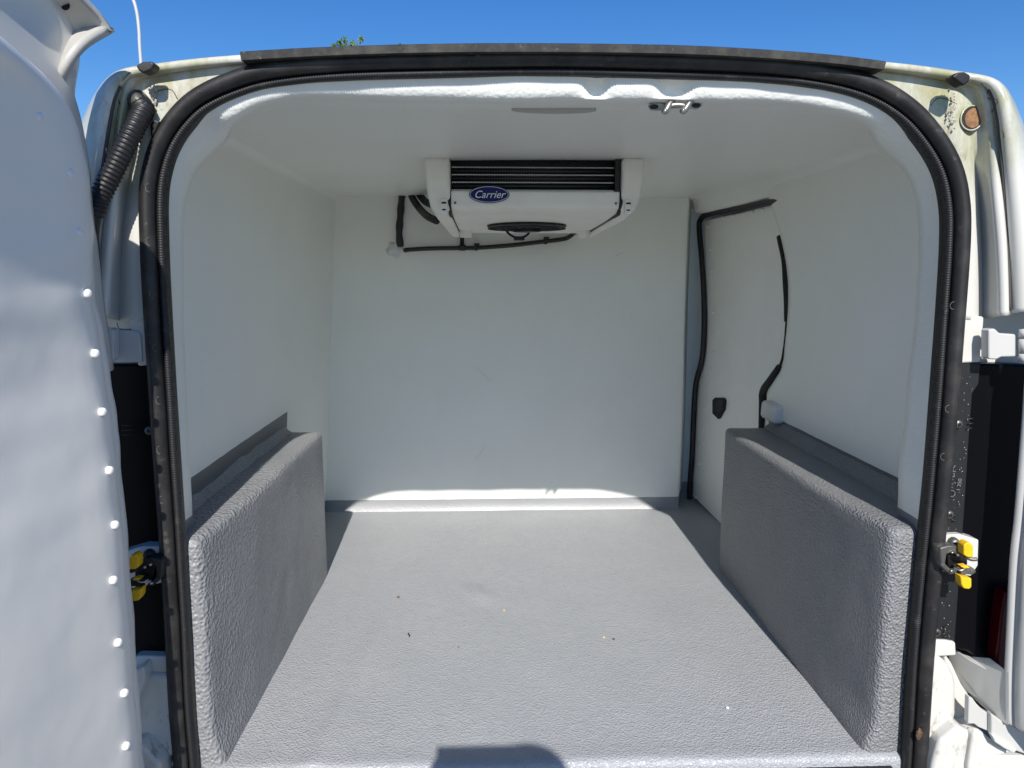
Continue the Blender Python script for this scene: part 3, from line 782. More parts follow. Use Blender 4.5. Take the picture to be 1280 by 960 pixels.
# faint dust specks on the right mounting strip
vs, fs = [], []; rr = random.Random(5)
for _ in range(70):
    ty = rr.random(); py = 470+330*ty; px = 1212-30*ty+rr.uniform(-9, 5)
    p = Y(px, py, -0.0265); s_ = rr.uniform(0.0003, 0.0009); i = len(vs)
    vs += [p+Vector((s_, 0, 0)), p+Vector((0, -s_, 0.0)), p+Vector((-s_, 0, s_*.5)), p+Vector((0, 0, s_*1.5)), p+Vector((0, 0, -s_*1.3))]
    fs += [(i, i+3, i+1), (i+1, i+3, i+2), (i, i+1, i+4), (i+1, i+2, i+4)]
link('dust_specks', pydata(vs, fs), mat('dust', (0.5, 0.5, 0.46), 0.9), van, False, None, 'stuff')
# moulded recycling mark and lettering-like relief on the strip
for a, b, r_ in ((1190, 617, 0.0055),):
    c = Y(a, b, -0.0265); tube('recycling_mark', [c+Vector((r_*math.cos(t), 0, r_*math.sin(t))) for t in [2*math.pi*i/14 for i in range(15)]], 0.0006, mat('mark_grey', (0.16, 0.16, 0.16), 0.6), van, 5, 1)
def text3d(name, body, loc, size, m, parent, rot=(math.pi/2, 0, 0), ext=0.0004, shear=0.0, sx=1.0, font=None):
    cu = bpy.data.curves.new(name, 'FONT'); cu.body = body; cu.size = size; cu.extrude = ext; cu.align_x = 'CENTER'; cu.align_y = 'CENTER'; cu.shear = shear
    o = bpy.data.objects.new('tmp', cu); col.objects.link(o); bpy.context.view_layer.update()
    me = bpy.data.meshes.new_from_object(o.evaluated_get(bpy.context.evaluated_depsgraph_get()))
    bpy.data.objects.remove(o)
    t = link(name, me, m, parent, False); t.location = loc; t.rotation_euler = rot; t.scale = (sx, 1, 1); return t
MG = bpy.data.materials['mark_grey']
text3d('moulded_text', '>PP+E/P<', Y(1190, 598, -0.0265), 0.012, MG, van, (math.pi/2, R(-86), 0))
text3d('moulded_text', '1 350', Y(1199, 606, -0.0265), 0.010, MG, van, (math.pi/2, R(-86), 0))

# lock plates with striker and yellow tabs
def latch(u0, v0, S, shade):
    """u0,v0 = photo pixel of the mechanism centre; S mirrors"""
    def q(dx, dy): return (u0+S*dx, v0+dy)
    pl = slab('lock_plate', [q(-22, -30), q(6, -31), q(30, -24), q(29, 8), q(20, 22), q(-24, 14)], -0.034, 0.03, M_body, van, 0.003)
    M_dsteel = M_blkdust if shade else globals()['M_dsteel']  # shaded latch: its darkness is put into the colour, black instead of steel
    b = slab('striker_body', [q(-19, -14), q(-8, -17), q(4, -16), q(14, -8), q(13, 0), q(4, -4), q(-3, -8), q(-10, -6), q(-12, 6), q(-4, 14), q(2, 18), q(-6, 20), q(-17, 10)], -0.060, 0.024, M_dsteel, pl, 0.003)
    slab('striker_arm', [q(2, 10), q(14, 9), q(24, 12), q(27, 16), q(22, 20), q(14, 19), q(12, 26), q(6, 24), q(8, 17)], -0.066, 0.014, M_dsteel, pl, 0.002)
    slab('striker_pocket', [q(-10, -8), q(6, -4), q(16, -2), q(16, 8), q(4, 13), q(-8, 12)], -0.048, 0.012, M_blk, pl, 0.003)
    c = Y(*q(-4, -22), -0.034); rivet('lock_bolt', c, (0, -1, 0), 0.0095, 0.012, M_dsteel, pl)
    rivet('lock_bolt_socket', c+Vector((0, -0.011, 0)), (0, -1, 0), 0.0042, 0.0016, M_blk, pl)
    for dx, dy in ((-5, -9), (2, -6), (-6, 14)): rivet('lock_pin', Y(*q(dx, dy), -0.060), (0, -1, 0), 0.0028, 0.005, M_steel, pl)
    tube('lock_spring', [Y(*q(-2, 10), -0.062), Y(*q(6, 14), -0.07), Y(*q(12, 12), -0.07)], 0.0014, M_steel, pl, 6, 4)
    slab('yellow_tab', [q(11, -17), q(15, -21), q(20, -20), q(23, -15), q(23, -2), q(16, -2), q(11, -5)], -0.078, 0.018, M_yel, pl, 0.0025)
    slab('yellow_tab', [q(7, 21), q(11, 23), q(21, 24), q(21, 35), q(18, 38), q(11, 37), q(8, 32)], -0.078, 0.018, M_yel, pl, 0.0025)
    slab('yellow_tab', [q(7, 9), q(15, 8), q(19, 11), q(12, 12)], -0.072, 0.012, M_yel, pl, 0.001)
    tube('striker_prong', [Y(*q(12, -4), -0.066), Y(*q(20, 0), -0.07), Y(*q(27, 0), -0.072)], 0.0035, M_dsteel, pl, 8, 4)
    return pl
latch(1194, 699, 1, False)
latch(184, 714, -1, True)

# lower right: sill pillar, gap, wing piece, check bracket, bumper corner
slab('sill_flange', [(1140, 800), (1183, 801), (1195, 803), (1196, 820), (1140, 822)], -0.028, 0.04, M_body, van, 0.004)
def bow(c, r): return lambda p: -r*max(0, 1-((p.x-c)/0.06)**2)
slab('sill_pillar', [(1130, 822), (1176, 821), (1186, 830), (1194, 843), (1197, 856), (1197, 893), (1195, 906), (1180, 917), (1168, 926), (1130, 932)], -0.036, 0.05, M_body, van, 0.012)
slab('pillar_side', [(1180, 815), (1190, 829), (1202, 855), (1211, 868), (1210, 912), (1190, 915)], -0.018, 0.04, M_body, van, 0.004)
slab('gap_back', [(1130, 800), (1300, 800), (1300, 1010), (1130, 1010)], 0.03, 0.03, M_dark, van, 0)
slab('rear_wing', [(1191, 815, 0.02), (1197, 814, 0.01), (1214, 826, -0.015), (1235, 838, -0.045), (1262, 841, -0.085), (1262, 907, -0.085), (1256, 905, -0.077), (1238, 892, -0.05), (1229, 877, -0.036), (1211, 867, -0.010), (1202, 855, 0.004), (1190, 829, 0.02)], -0.048, 0.05, M_body, van, 0.004)
slab('check_bracket', [(1211, 871), (1216, 873), (1221, 880), (1229, 888), (1238, 893), (1239, 916), (1223, 909), (1218, 905), (1210, 905)], -0.062, 0.012, M_door, van, 0.002)
slab('lower_hinge', [(1239, 892), (1256, 904), (1282, 914), (1300, 918), (1300, 950), (1262, 936), (1250, 926), (1239, 918)], -0.072, 0.014, M_door, van, 0.003)
slab('lower_hinge_lip', [(1240, 919), (1256, 926), (1272, 937), (1268, 942), (1256, 936), (1244, 928)], -0.078, 0.012, M_body, van, 0.002)
slab('bumper_corner', [(1199, 907), (1213, 916), (1224, 912), (1240, 925), (1262, 940), (1300, 956), (1300, 1010), (1160, 1010), (1166, 958), (1174, 927)], -0.060, 0.08, M_body, van, 0.008)
slab('bumper_step', [(1210, 955), (1216, 918), (1222, 915), (1222, 945), (1300, 946), (1300, 1010), (1208, 1010)], -0.070, 0.02, M_body, van, 0.006)
slab('sill_scuff', [(1120, 934), (1166, 928), (1170, 944), (1162, 1010), (1120, 1010)], -0.030, 0.03, M_body, van, 0.004)
# lower left
slab('sill_flange', [(166, 822), (173, 820), (235, 821), (240, 842), (168, 841)], -0.028, 0.04, M_body, van, 0.004)
slab('sill_pillar', [(172, 843), (240, 843), (245, 950), (216, 949), (200, 942), (182, 930), (160, 928), (150, 905)], -0.036, 0.05, M_body, van, 0.012)
slab('rear_wing', [(120, 860), (165, 841), (178, 833), (181, 841), (181, 852), (168, 882), (160, 930), (120, 930)], -0.056, 0.03, M_body, van, 0.004)
slab('gap_back', [(60, 800), (240, 800), (240, 1010), (60, 1010)], 0.03, 0.03, M_dark, van, 0)
slab('bumper_corner', [(150, 945), (165, 935), (174, 930), (182, 938), (190, 947), (200, 955), (206, 1010), (100, 1010)], -0.070, 0.08, M_body, van, 0.008)
slab('sill_scuff', [(196, 952), (216, 952), (240, 945), (240, 958), (198, 960)], -0.03, 0.03, M_body, van, 0.004)
# dark rubber sill strip and lower rear sill
box('sill_step', (0.0, -0.012, -0.068), (1.30, 0.022, 0.10), M_blk, van, 0.004)
box('sill_mat_end', tuple(Z(1045, 957, -0.03)), (0.09, 0.012, 0.03), M_rub, van, 0.003)
rivet('sill_screw', Z(988, 962, -0.028)+Vector((0, -0.008, 0)), (0, -1, 0.4), 0.006, 0.006, M_steel, van)

# corrugated wiring sleeve on the left corner
sp = resample(cr([Y(a, b, y) for a, b, y in [(181, 135, -0.045), (170, 155, -0.065), (157, 182, -0.075), (141, 215, -0.080), (125, 246, -0.082), (116, 268, -0.084)]], 12), 0.0011)
slv = sweep('wiring_sleeve', sp, circ(0.0155, 16), M_hose, van, scale=lambda i: 0.90+0.14*max(0, math.sin(2*math.pi*i*0.0011/0.0068)), label='black corrugated wiring sleeve between body corner and left door')
tube('sleeve_tail', [Y(116, 266, -0.084), Y(112.5, 290, -0.086), Y(113, 315, -0.088), Y(116, 350, -0.09)], 0.0125, M_hose, slv, 12, 6)
tube('sleeve_collar', [Y(171, 124, -0.02), Y(176, 131, -0.04), Y(180, 138, -0.052)], 0.0165, M_hose, slv, 14, 4)
tube('sleeve_elbow', [Y(166, 122, -0.02), Y(171, 126, -0.045), Y(176, 131, -0.05)], 0.012, M_dsteel, slv, 12, 4)
slab('sleeve_grommet', [(187, 155), (192, 148), (200, 152), (194, 165), (188, 172)], -0.045, 0.03, M_blk, slv, 0.003)

# ------------------------------------------------ left rear door
TBL = [(-0.10, -0.112), (0.02, -0.108), (0.10, -0.104), (0.2, -0.102), (0.35, -0.097), (0.51, -0.094), (0.62, -0.095), (0.71, -0.098), (0.80, -0.113), (0.857, -0.125), (0.91, -0.125), (0.969, -0.128), (1.02, -0.135), (1.06, -0.150), (1.09, -0.178), (1.112, -0.225), (1.126, -0.29), (1.135, -0.36)]
tb = cr([(z, y, 0) for z, y in TBL], 5)
lean = lambda z, d: 0.17*max(0, z-0.76)**1.4*min(1, d/0.12)
def dedge(i):
    z, y = tb[i][0], tb[i][1]; return z, y + 0.0022*math.sin(z*41)+0.0016*math.sin(z*93)
DD = [0, 0.0015, 0.004, 0.012, 0.024, 0.034, 0.044, 0.06, 0.085, 0.12, 0.16, 0.22, 0.30, 0.40, 0.52, 0.62]
def dx_of(d):
    s = max(0, min(1, (d-0.028)/0.075)); s = s*s*(3-2*s)
    return 0.047*s-0.15*max(0, d-0.08)
rows = []
for i in range(len(tb)):
    z, ye = dedge(i); r = []
    for k, d in enumerate(DD):
        x = -0.700+dx_of(d)+lean(z, d); y = ye-d
        if k == 0: x -= 0.012
        if k == 1: x -= 0.004
        zz = z+ (0.0 if z < 1.05 else min(d, 0.4)*0.10*(z-1.05)/0.085)
        p = Vector((x, y, zz))
        n1 = noise.noise(Vector((y*2.4, z*1.9, 4)))*0.012+noise.noise(Vector((y*8, z*5, 9)))*0.0012
        p.x += n1*max(0, min(1, (d-0.04)/0.12))
        p.x -= 0.022*math.exp(-((z-0.03)/0.06)**2)*max(0, min(1, (d-0.05)/0.1))
        p.x += noise.noise(Vector((z*22, d*18, 1)))*0.0016
        r.append(p)
    rows.append(r)
ld = grid('rear_door', rows, M_doorlin, van, 0.012, 'open left rear door with bulging white lining and a row of white rivets', sub=1, off=-1)
for a, b in [(107, 367), (117, 442), (126, 515), (135, 588), (142, 656), (140, 725), (146, 803), (154, 866), (156, 932)]:
    c = hit(a, b, ld)[0]; rivet('rivet', c+Vector((0.0005, 0, 0)), (1, -0.25, 0), 0.0064, 0.007, M_riv, ld)
for a, b, xx in [(99, 290, -0.690), (88, 216, -0.682), (49, 146, -0.672)]:
    rivet('rivet', hit(a, b, ld)[0]-Vector((0.001, 0, 0)), (1, -0.25, 0), 0.0055, 0.004, M_riv, ld)
# steel frame of the door behind the lining with its up-curved top corner
F0 = [(128, 462), (117, 390), (111, 340), (106, 300), (103, 283), (99, 240), (95, 200), (85.5, 150), (77, 118), (79, 95), (83, 70), (82, 45), (72, 20), (55, -5), (30, -35), (-20, -60)]
pA = cr([X(a, b, -0.706+0.012*max(0, min(1, (300-b)/200))) for a, b in F0], 5)
rows = []
for p in pA:
    r = []
    for k, d in enumerate((0, 0.004, 0.02, 0.06, 0.12, 0.2, 0.35, 0.6)):
        r.append(Vector((p.x-0.002*(k == 0)-0.010*min(1, d/0.06)-0.15*max(0, d-0.08), p.y-d, p.z-(0.02*min(1, d/0.1)))))
    rows.append(r)
fr = grid('door_frame', rows, M_door, ld, 0.018, None, 0, -1)
H0 = [(76, 119), (79, 95), (83, 70), (82, 45), (72, 20), (55, -5), (30, -35)]
H1 = [(77.5, 116), (86, 92), (108, 62), (143.5, 40), (126, 16), (106, -5), (80, -33)]
h0 = cr([X(a, b, -0.694) for a, b in H0], 6); h1 = [X(a, b, x) for (a, b), x in zip(H1, (-0.690, -0.672, -0.652, -0.638, -0.645, -0.650, -0.655))]
h1 = [p for i, p in enumerate(cr(h1[:4], 6))]+[p for p in cr(h1[3:], 6)[1:]]
rows = []
for a, b in zip(h0, h1):
    rows.append([a.lerp(b, t)+Vector((0, 0, 0.004*math.sin(math.pi*t))) for t in [i/6 for i in range(7)]])
hn_ = grid('door_top_flange', rows, M_horn, ld, 0.012, 'grimy grey upper corner flange of the open left door', 0, 1)
rivet('flange_hole', X(88, 12.5, -0.672)-FW*0.010, -FW, 0.006, 0.001, M_dark, ld)
# outer skin of the left door
rows = [[Vector((-0.745-0.01*math.sin(k)+0.15*(y+0.1), y, z)) for y in (-0.115, -0.3, -0.5, -0.74)] for k, z in enumerate((-0.2, 0.1, 0.4, 0.7, 0.95, 1.1))]
grid('door_outer_skin', rows, M_door, ld, 0.006)

# ------------------------------------------------ right rear door, swung further out
he = cr([Y(a, b, -0.075) for a, b in [(1330, 300), (1296, 420), (1281, 458), (1274, 540), (1266, 640), (1260, 700), (1256, 780), (1253.5, 850), (1254, 897), (1257, 903)]], 5)
dirv = Vector((0.574, -0.819, 0)); nv = Vector((-0.819, -0.574, 0))
rows = []
for p in he:
    r = []
    for d, hgt in ((0, -0.012), (0.0006, -0.004), (0.003, 0.0), (0.012, 0.0), (0.0145, -0.003), (0.017, -0.003), (0.019, 0.002), (0.03, 0.004), (0.06, 0.004), (0.3, 0.006), (0.6, 0.006)):
        r.append(p+dirv*d+nv*hgt)
    rows.append(r)
rd = grid('rear_door', rows, M_door, van, 0.014, 'edge of the open right rear door, sunlit white with a pressed bead', 0, 1)
bl = [Y(a, b, -0.074) for a, b in [(1256, 902), (1266, 905), (1274, 905), (1277, 912), (1290, 914)]]
tube('door_bottom_fold', bl, 0.004, M_door, rd, 8, 4)
M_sk = mat('sticker_edge', (0.5, 0.5, 0.48), 0.5)

slab = slab0
# lock striker under the ceiling
stk = slab('lock_striker', [(811, 131), (816, 127.5), (825, 128), (832, 129), (843, 121), (862, 119.5), (868, 126.5), (879, 127), (878, 132), (872, 136), (862, 134), (856, 133.5), (837, 134.5), (826, 137), (815, 137)], 0.020, 0.010, M_steel, van, 0.002)
for a, b in ((818, 133.2), (870.5, 131.5)):
    disc('striker_hole', Y(a, b, 0.018), 0.0075, 0.004, M_blk, stk, 0.004, 0, 0, 16, 0.0005)
tube('striker_loop', [Y(829.5, 138, -0.002), Y(832, 139, 0.0), Y(837, 130, 0.004), Y(843.5, 122.5, 0.010), Y(855, 121.5, 0.012), Y(867, 121, 0.010), Y(861, 130, 0.004), Y(855, 138.5, 0.0), Y(852, 138, -0.002)], 0.0050, M_steel, stk, 10, 6)
tube('striker_bar', [Y(838, 132.5, 0.006), Y(846, 131, 0.006), Y(856, 132, 0.006)], 0.0042, M_steel, stk, 8, 4)

# rust-brown scuff on the lower right seal
rc = Y(1149, 918, YS-0.0145); bm = bmesh.new(); bmesh.ops.create_icosphere(bm, subdivisions=3, radius=1)
for v in bm.verts:
    k_ = 1+0.5*noise.noise(v.co*2.2); v.co = Vector((v.co.x*0.0055, v.co.y*0.0022, v.co.z*0.011))*k_+rc
me_ = bpy.data.meshes.new('m'); bm.to_mesh(me_); bm.free()
link('rust_scuff', me_, mat('rust_brown', (0.16, 0.085, 0.04), 0.9, var=((0.05, 0.035, 0.025), 120, 0.45, 0.65)), van)

# ================================================================== cooling unit hung under the ceiling
cu = empty('cooling_unit', 'white ceiling cooling unit with black coil and blue oval badge', 'cooling unit', loc=(0.0, 0.57, CZ))
def U(x, y, z): return Vector((x, y, z))-Vector(cu.location)
def prism(name, prof_yz, x0, x1, m, parent, bev=0.003, loc=cu.location, label=None, x0f=None, x1f=None):
    n = len(prof_yz)
    vs = [Vector((x0 if not x0f else x0f(y), y, z))-Vector(loc) for y, z in prof_yz]+[Vector((x1 if not x1f else x1f(y), y, z))-Vector(loc) for y, z in prof_yz]
    fs = [tuple(range(n)), tuple(range(2*n-1, n-1, -1))]+[(i, i+n, (i+1) % n+n, (i+1) % n) for i in range(n)]
    o = link(name, pydata(vs, fs), m, parent, True, label)
    if bev: bevel(o, bev, 3)
    return o
# main cover: steep nose carrying the badge, then an underside that drops to the back
prism('cover', [(0.578, 1.102), (0.574, 1.096), (0.574, 1.076), (0.582, 1.062), (0.62, 1.050), (0.78, 1.043), (1.18, 1.034), (1.20, 1.05), (1.20, 1.10), (0.60, 1.10)],
      -0.200, 0.216, M_unit, cu, 0.004, x0f=lambda y: -0.200+0.0*(y-0.57), x1f=lambda y: 0.216-0.0*(y-0.57), label='white underside cover')
# end cheeks
ck = [(0.560, CZ+0.002), (0.556, 1.13), (0.560, 1.085), (0.585, 1.052), (0.70, 1.036), (1.19, 1.020), (1.21, 1.04), (1.21, CZ+0.002)]
prism('end_cheek', ck, -0.262, -0.199, M_unit, cu, 0.012, x0f=lambda y: -0.262, label='left end cheek')
prism('end_cheek', ck, 0.217, 0.272, M_unit, cu, 0.012, label='right end cheek')
for x0, x1 in ((-0.205, -0.198), (0.214, 0.221)):
    prism('cheek_joint', [(0.572, 1.10), (0.568, 1.075), (0.60, 1.046), (1.1, 1.032), (1.1, 1.10)], x0, x1, M_blk, cu, 0)
for o_ in cu.children:
    if o_.name.startswith('end_cheek'):
        ctr = sum((v.co.x for v in o_.data.vertices))/len(o_.data.vertices); sg = -1 if ctr < 0 else 1
        for v in o_.data.vertices:
            if (v.co.x-ctr)*sg > 0:      # outer face tapers in towards the bottom and the back
                zz = v.co.z+CZ; v.co.x -= sg*(0.020*max(0, min(1, (1.10-zz)/0.06))+0.012*max(0, v.co.y)/0.6)
# coil: dark body, tubes and aluminium fin rows
prism('coil_body', [(0.60, CZ-0.001), (0.60, 1.10), (1.15, 1.10), (1.15, CZ-0.001)], -0.198, 0.216, M_fin, cu, 0)
for k, z in enumerate((1.158, 1.1405, 1.1225, 1.104)):
    vs, fs = [], []
    x = -0.196
    for q in range(104):
        xx = -0.196+q*0.41/104; i = len(vs); a = 0.0022; hz = 0.0014
        for dx_, dy_, dz_ in ((0, 0.588, -hz), (a, 0.588, -hz), (a, 0.588, hz), (0, 0.588, hz), (0, 0.602, -hz), (a, 0.602, -hz), (a, 0.602, hz), (0, 0.602, hz)):
            vs.append(U(xx+dx_, dy_, z+dz_))
        fs += [(i, i+1, i+2, i+3), (i+4, i+7, i+6, i+5), (i, i+4, i+5, i+1), (i+3, i+2, i+6, i+7), (i, i+3, i+7, i+4), (i+1, i+5, i+6, i+2)]
    link('fin_row', pydata(vs, fs), M_alu, cu, False)
    tube('coil_tube', [U(-0.198, 0.597, z-0.008), U(0.216, 0.597, z-0.008)], 0.0042, M_fin, cu, 8, 1)
box('coil_frame', U(0.208, 0.585, 1.137), (0.012, 0.02, 0.074), M_blk, cu, 0.001)
# screw bosses, side clips, rear feet
for x in (-0.188, 0.205):
    rivet('cover_screw', U(x, 0.5735, 1.072), (0, -1, 0), 0.003, 0.002, M_dsteel, cu)
for s, x in ((-1, -0.214), (1, 0.232)):
    b = box('side_clip', U(x, 0.562, 1.062), (0.016, 0.018, 0.034), M_unit, cu, 0.002)
    box('clip_slot', U(x, 0.5525, 1.070), (0.011, 0.003, 0.004), M_blk, b, 0)
    box('clip_slot', U(x, 0.5525, 1.054), (0.008, 0.003, 0.003), M_blk, b, 0)
# drain sumps at the back corners
for x in (-0.178, 0.195):
    tube('drain_sump', [U(x, 1.08, 1.05), U(x, 1.08, 1.034), U(x, 1.08, 1.015)], 0.024, M_unit, cu, 16, 4, scale=lambda i: 1-0.03*i)
# fan opening with grille and cable
fan = empty('tmp', '', ''); bpy.data.objects.remove(fan)
fc = U(0.004, 0.90, 1.038)
disc_v = []
def hdisc(name, c, r, ry, th, m, parent, k=28):
    vs = [c+Vector((r*math.cos(2*math.pi*i/k), ry*math.sin(2*math.pi*i/k), 0)) for i in range(k)]
    vs += [v+Vector((0, 0, -th)) for v in vs]
    return link(name, pydata(vs, [tuple(range(k)), tuple(range(2*k-1, k-1, -1))]+[(i, i+k, (i+1) % k+k, (i+1) % k) for i in range(k)]), m, parent, False)
fn = hdisc('fan', fc+Vector((0, 0, 0.002)), 0.115, 0.115, 0.004, M_blk, cu)
for rr_ in (0.112, 0.085, 0.06, 0.035):
    tube('guard_ring', [fc+Vector((rr_*math.cos(t), rr_*math.sin(t), -0.007)) for t in [2*math.pi*i/32 for i in range(33)]], 0.0018, M_blk, fn, 6, 1)
for i in range(10):
    a = 2*math.pi*i/10
    tube('guard_spoke', [fc+Vector((0.03*math.cos(a), 0.03*math.sin(a), -0.009)), fc+Vector((0.112*math.cos(a), 0.112*math.sin(a), -0.007))], 0.0018, M_blk, fn, 6, 1)
hdisc('fan_motor', fc+Vector((0, 0, -0.004)), 0.04, 0.04, 0.012, M_blk, fn)
cb = tube('fan_cable', [U(*Y(631, 285, 0.95)), U(*Y(636, 292, 0.95)), U(*Y(645, 297, 0.95)), U(*Y(655, 296, 0.95)), U(*Y(661, 291, 0.95)), U(*Y(658, 284, 0.95))], 0.0035, M_blk, fn, 8, 6)
box('cable_plug', U(*Y(649, 298, 0.94)), (0.032, 0.014, 0.012), M_blk, fn, 0.003)
# badge: blue oval with white rim and the name in italic script-like letters
bc = Y(611.5, 243.2, 0.5725)
bt = math.atan2(0, 1)
def ell(rx, rz, y, k=40): return [Vector((bc.x+rx*math.cos(2*math.pi*i/k), y, bc.z+rz*math.sin(2*math.pi*i/k)))-Vector(cu.location) for i in range(k)]
def elo(name, rx, rz, y, th, m, parent):
    a = ell(rx, rz, y); b = ell(rx, rz, y+th); k = 40
    return link(name, pydata(a+b, [tuple(range(k)), tuple(range(2*k-1, k-1, -1))]+[(i, i+k, (i+1) % k+k, (i+1) % k) for i in range(k)]), m, parent, False)
bdg = elo('badge', 0.0490, 0.0205, 0.5685, 0.006, M_blue, cu)
tube('badge_rim', ell(0.0462, 0.0182, 0.5683)+[ell(0.0462, 0.0182, 0.5683)[0]], 0.0006, M_let, bdg, 6, 1)
text3d('badge_lettering', 'Carrier', Vector((bc.x, 0.5676, bc.z-0.001))-Vector(cu.location), 0.0245, M_let, bdg, (math.pi/2, 0, 0), 0.0005, 0.35, 1.0)

# ================================================================== hoses on the bulkhead
BYH = BY-0.016
t1 = tagt(tube('coolant_hose', [Y(503.5, 236, BYH), Y(502, 250, BYH), Y(500, 275, BYH), Y(499, 292, BYH), Y(500.5, 308, BYH+0.01)], 0.0125, M_hose, None, 12, 6, step=0.01,
                    scale=lambda i: 1+0.10*math.sin(i*1.1)),
          'black taped hose running down the bulkhead left of the cooling unit', 'hose')
ftr = tube('coolant_hose', [Y(512, 236, BYH), Y(516, 248, BYH-0.02), Y(524, 260, BYH-0.05), Y(534, 270, 1.25), Y(546, 276, 1.19)], 0.0125, M_hose, None, 12, 8)
tagt(ftr, 'black hose curving into the cooling unit from the corner, nearest the taped hose', 'hose')
ftr = tube('coolant_hose', [Y(520, 235, BYH), Y(524, 243, BYH-0.02), Y(532, 252, BYH-0.06), Y(545, 258, 1.19)], 0.0125, M_hose, None, 12, 8)
tagt(ftr, 'black hose curving into the cooling unit, the upper one right beside its cheek', 'hose')
ds = empty('drain_pipe', 'thin black drain pipe clipped along the bulkhead under the cooling unit', 'pipe', loc=Y(578, 312, BYH))
def D(px, py, y=BYH): return Y(px, py, y)-Vector(ds.location)
tube('pipe_run', [D(506, 313, BY), D(512, 312), D(540, 310.5), D(578, 310), D(600, 309.5), D(640, 306.5), D(670, 303), D(700, 299.5), D(710, 297), D(718, 291, 1.38), D(722, 287, 1.2), D(730, 286, 1.1)], 0.0078, M_hose, ds, 12, 8)
tube('pipe_branch', [D(578, 310), D(577.5, 300), D(577, 290, 1.3), D(576, 286, 1.12)], 0.0078, M_hose, ds, 12, 6)
box('pipe_tee', D(578, 309.5), (0.028, 0.022, 0.022), M_hose, ds, 0.006)
for a, b in ((595, 309.5), (682, 301.5)):
    box('pipe_clip', D(a, b, BYH), (0.010, 0.032, 0.022), M_hose, ds, 0.002)
    box('pipe_clip', D(a+1, b-4, BYH), (0.020, 0.012, 0.008), M_hose, ds, 0.002)
def blobm(name, c, r, m, parent, sq=(1, 0.5, 1), seed=0, lab=None):
    bm = bmesh.new(); bmesh.ops.create_icosphere(bm, subdivisions=4, radius=1)
    for v in bm.verts:
        d = 1+0.35*noise.noise(v.co*1.6+Vector((seed, 0, 0)))+0.15*noise.noise(v.co*5)
        v.co = Vector((v.co.x*sq[0], v.co.y*sq[1], v.co.z*sq[2]))*r*d+Vector(c)
    me = bpy.data.meshes.new('m'); bm.to_mesh(me); bm.free(); return link(name, me, m, parent, True, lab)
tagt(blobm('sealant_patch', Y(493.5, 312, BY-0.001), 0.028, M_foam, None, (1, 0.35, 1), 2), 'lumpy white sealant round the hose end on the bulkhead', 'sealant', 'white sealant lumps round the hoses')
tagt(blobm('sealant_patch', Y(506, 234.5, BY-0.01), 0.028, M_foam, None, (1.3, 0.6, 0.35), 6), 'white sealant where the hoses meet the ceiling', 'sealant', 'white sealant lumps round the hoses')

# ================================================================== crumbs on the floor
crumbs = [(498, 746.5, 0.0036, (0.16, 0.10, 0.06), 'round brown crumb on the floor, nearest the left wheel box', 0),
          (630, 763.5, 0.0030, (0.55, 0.42, 0.22), 'tan crumb in the middle of the sunlit floor', 0),
          (573, 809, 0.0022, (0.2, 0.15, 0.09), 'tiny brown crumb beside the black curl', 0),
          (754.5, 797, 0.0028, (0.6, 0.45, 0.25), 'pale tan crumb beside the small black crumb', 0),
          (767, 799, 0.0022, (0.03, 0.03, 0.04), 'small black crumb right of the pale tan one', 0),
          (909.5, 885, 0.0026, (0.85, 0.83, 0.8), 'white crumb near the right front of the floor', 0)]
for a, b, r_, c_, lb, sd_ in crumbs:
    p = Z(a, b, 0.002)
    o = blobm('crumb', p+Vector((0, 0, r_*0.3)), r_, mat('crumb_colour', c_, 0.8), None, (1.2, 0.8, 0.7), a)
    tagt(o, lb, 'crumb', 'crumbs on the floor')
p = Z(511.5, 793, 0.004)
tagt(tube('crumb', [p+Vector((-0.002, 0.006, 0)), p+Vector((-0.003, 0, 0.001)), p+Vector((0.002, -0.004, 0)), p+Vector((0.001, -0.010, 0))], 0.0012, M_blk, None, 6, 5),
     'curly black shred on the floor', 'crumb', 'crumbs on the floor')

# ================================================================== the photographer, who stands behind the camera and whose shadow falls on the sill
M_cloth = mat('blue_jacket', (0.05, 0.07, 0.12), 0.8); M_skin = mat('skin', (0.5, 0.3, 0.22), 0.5); M_trous = mat('dark_trousers', (0.03, 0.03, 0.04), 0.8)
def skin_fig(name, verts, edges, radii, m, parent, sub=2, root=0):
    me = bpy.data.meshes.new('m'); me.from_pydata([tuple(v) for v in verts], edges, []); o = bpy.data.objects.new(name, me); col.objects.link(o)
    me.materials.append(m); o.parent = parent
    s = o.modifiers.new('skin', 'SKIN'); s.use_smooth_shade = True
    for i, v in enumerate(me.skin_vertices[0].data):
        r = radii[i]; v.radius = (r, r); v.use_root = (i == root)
    u = o.modifiers.new('sub', 'SUBSURF'); u.levels = sub; u.render_levels = sub
    return o
ph = empty('person', 'person holding up a phone behind the open van doors', 'person', loc=(0.02, -1.66, GZ))
bx, by = 0.03, -1.62
def W(*v): return Vector(v)-Vector(ph.location)
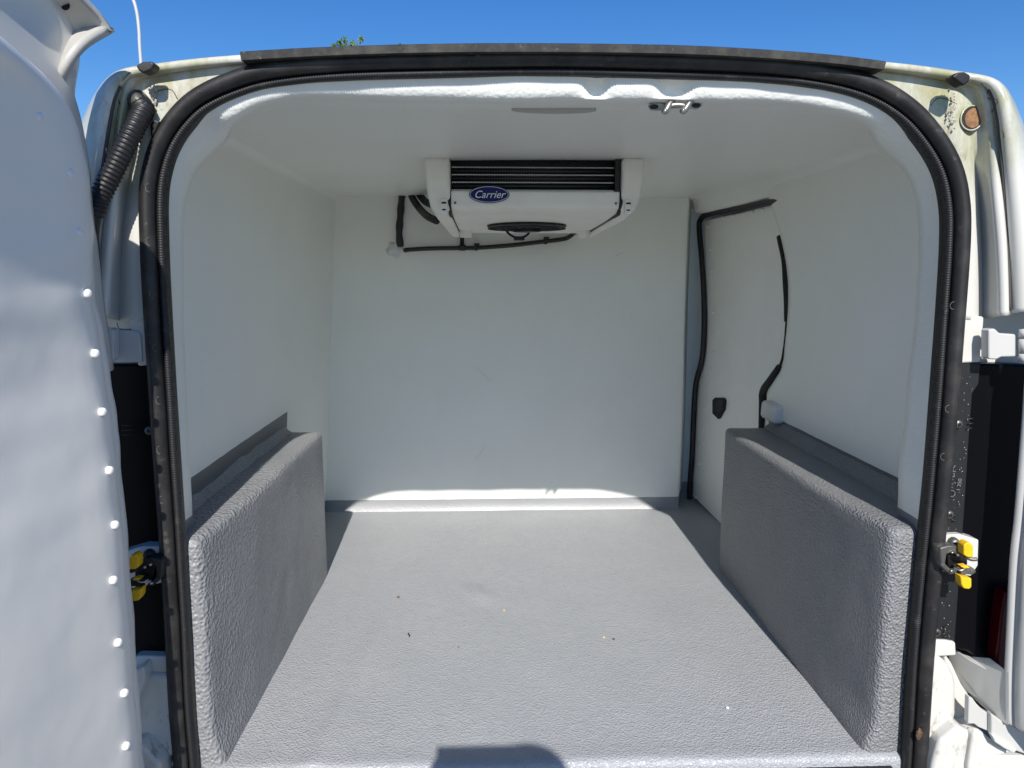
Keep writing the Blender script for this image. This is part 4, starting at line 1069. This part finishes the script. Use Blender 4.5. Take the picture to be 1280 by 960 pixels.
V = [W(bx, by, 0.36), W(bx, by, 0.55), W(bx, by-0.01, 0.75), W(bx, by-0.01, 0.84), W(bx, by+0.04, 0.90), W(bx, by+0.12, 1.00), W(bx, by+0.15, 1.08), W(bx, by+0.14, 1.14),
     W(bx-0.19, by, 0.80), W(bx-0.22, by+0.14, 0.60), W(bx-0.185, -1.30, 0.88), W(bx+0.19, by, 0.80), W(bx+0.20, by+0.14, 0.60), W(bx+0.01, -1.30, 0.88),
     W(bx-0.10, by, 0.32), W(bx-0.11, by, -0.10), W(bx-0.12, by-0.02, -0.52), W(bx-0.12, by+0.13, -0.585), W(bx+0.10, by, 0.32), W(bx+0.11, by, -0.10), W(bx+0.12, by-0.02, -0.52), W(bx+0.12, by+0.13, -0.585)]
E_ = [(0, 1), (1, 2), (2, 3), (3, 4), (4, 5), (5, 6), (6, 7), (2, 8), (8, 9), (9, 10), (2, 11), (11, 12), (12, 13), (0, 14), (14, 15), (15, 16), (16, 17), (0, 18), (18, 19), (19, 20), (20, 21)]
Rr = [0.15, 0.14, 0.16, 0.08, 0.06, 0.09, 0.095, 0.07, 0.065, 0.05, 0.03, 0.065, 0.05, 0.03, 0.09, 0.06, 0.045, 0.035, 0.09, 0.06, 0.045, 0.035]
skin_fig('body', V, E_, Rr, M_cloth, ph)
for s, wx in ((-1, bx-0.185), (1, bx+0.01)):
    for k in range(4):
        z = 0.885+0.018*k
        fv = [W(wx, -1.29, 0.89), W(wx+s*0.0, -1.25, z), W(wx-s*0.006, -1.228, z+0.004), W(wx-s*0.02, -1.222, z+0.008)]
        skin_fig('finger', fv, [(0, 1), (1, 2), (2, 3)], [0.016, 0.009, 0.008, 0.007], M_skin, ph, 1)
    skin_fig('thumb', [W(wx, -1.29, 0.89), W(wx-s*0.02, -1.26, 0.90), W(wx-s*0.035, -1.238, 0.905)], [(0, 1), (1, 2)], [0.018, 0.011, 0.009], M_skin, ph, 1)
pf = box('phone', (-0.068, -1.222, 0.930), (0.165, 0.009, 0.078), M_blk, None, 0.003)
tagt(pf, 'black phone held sideways by the person behind the van', 'phone')
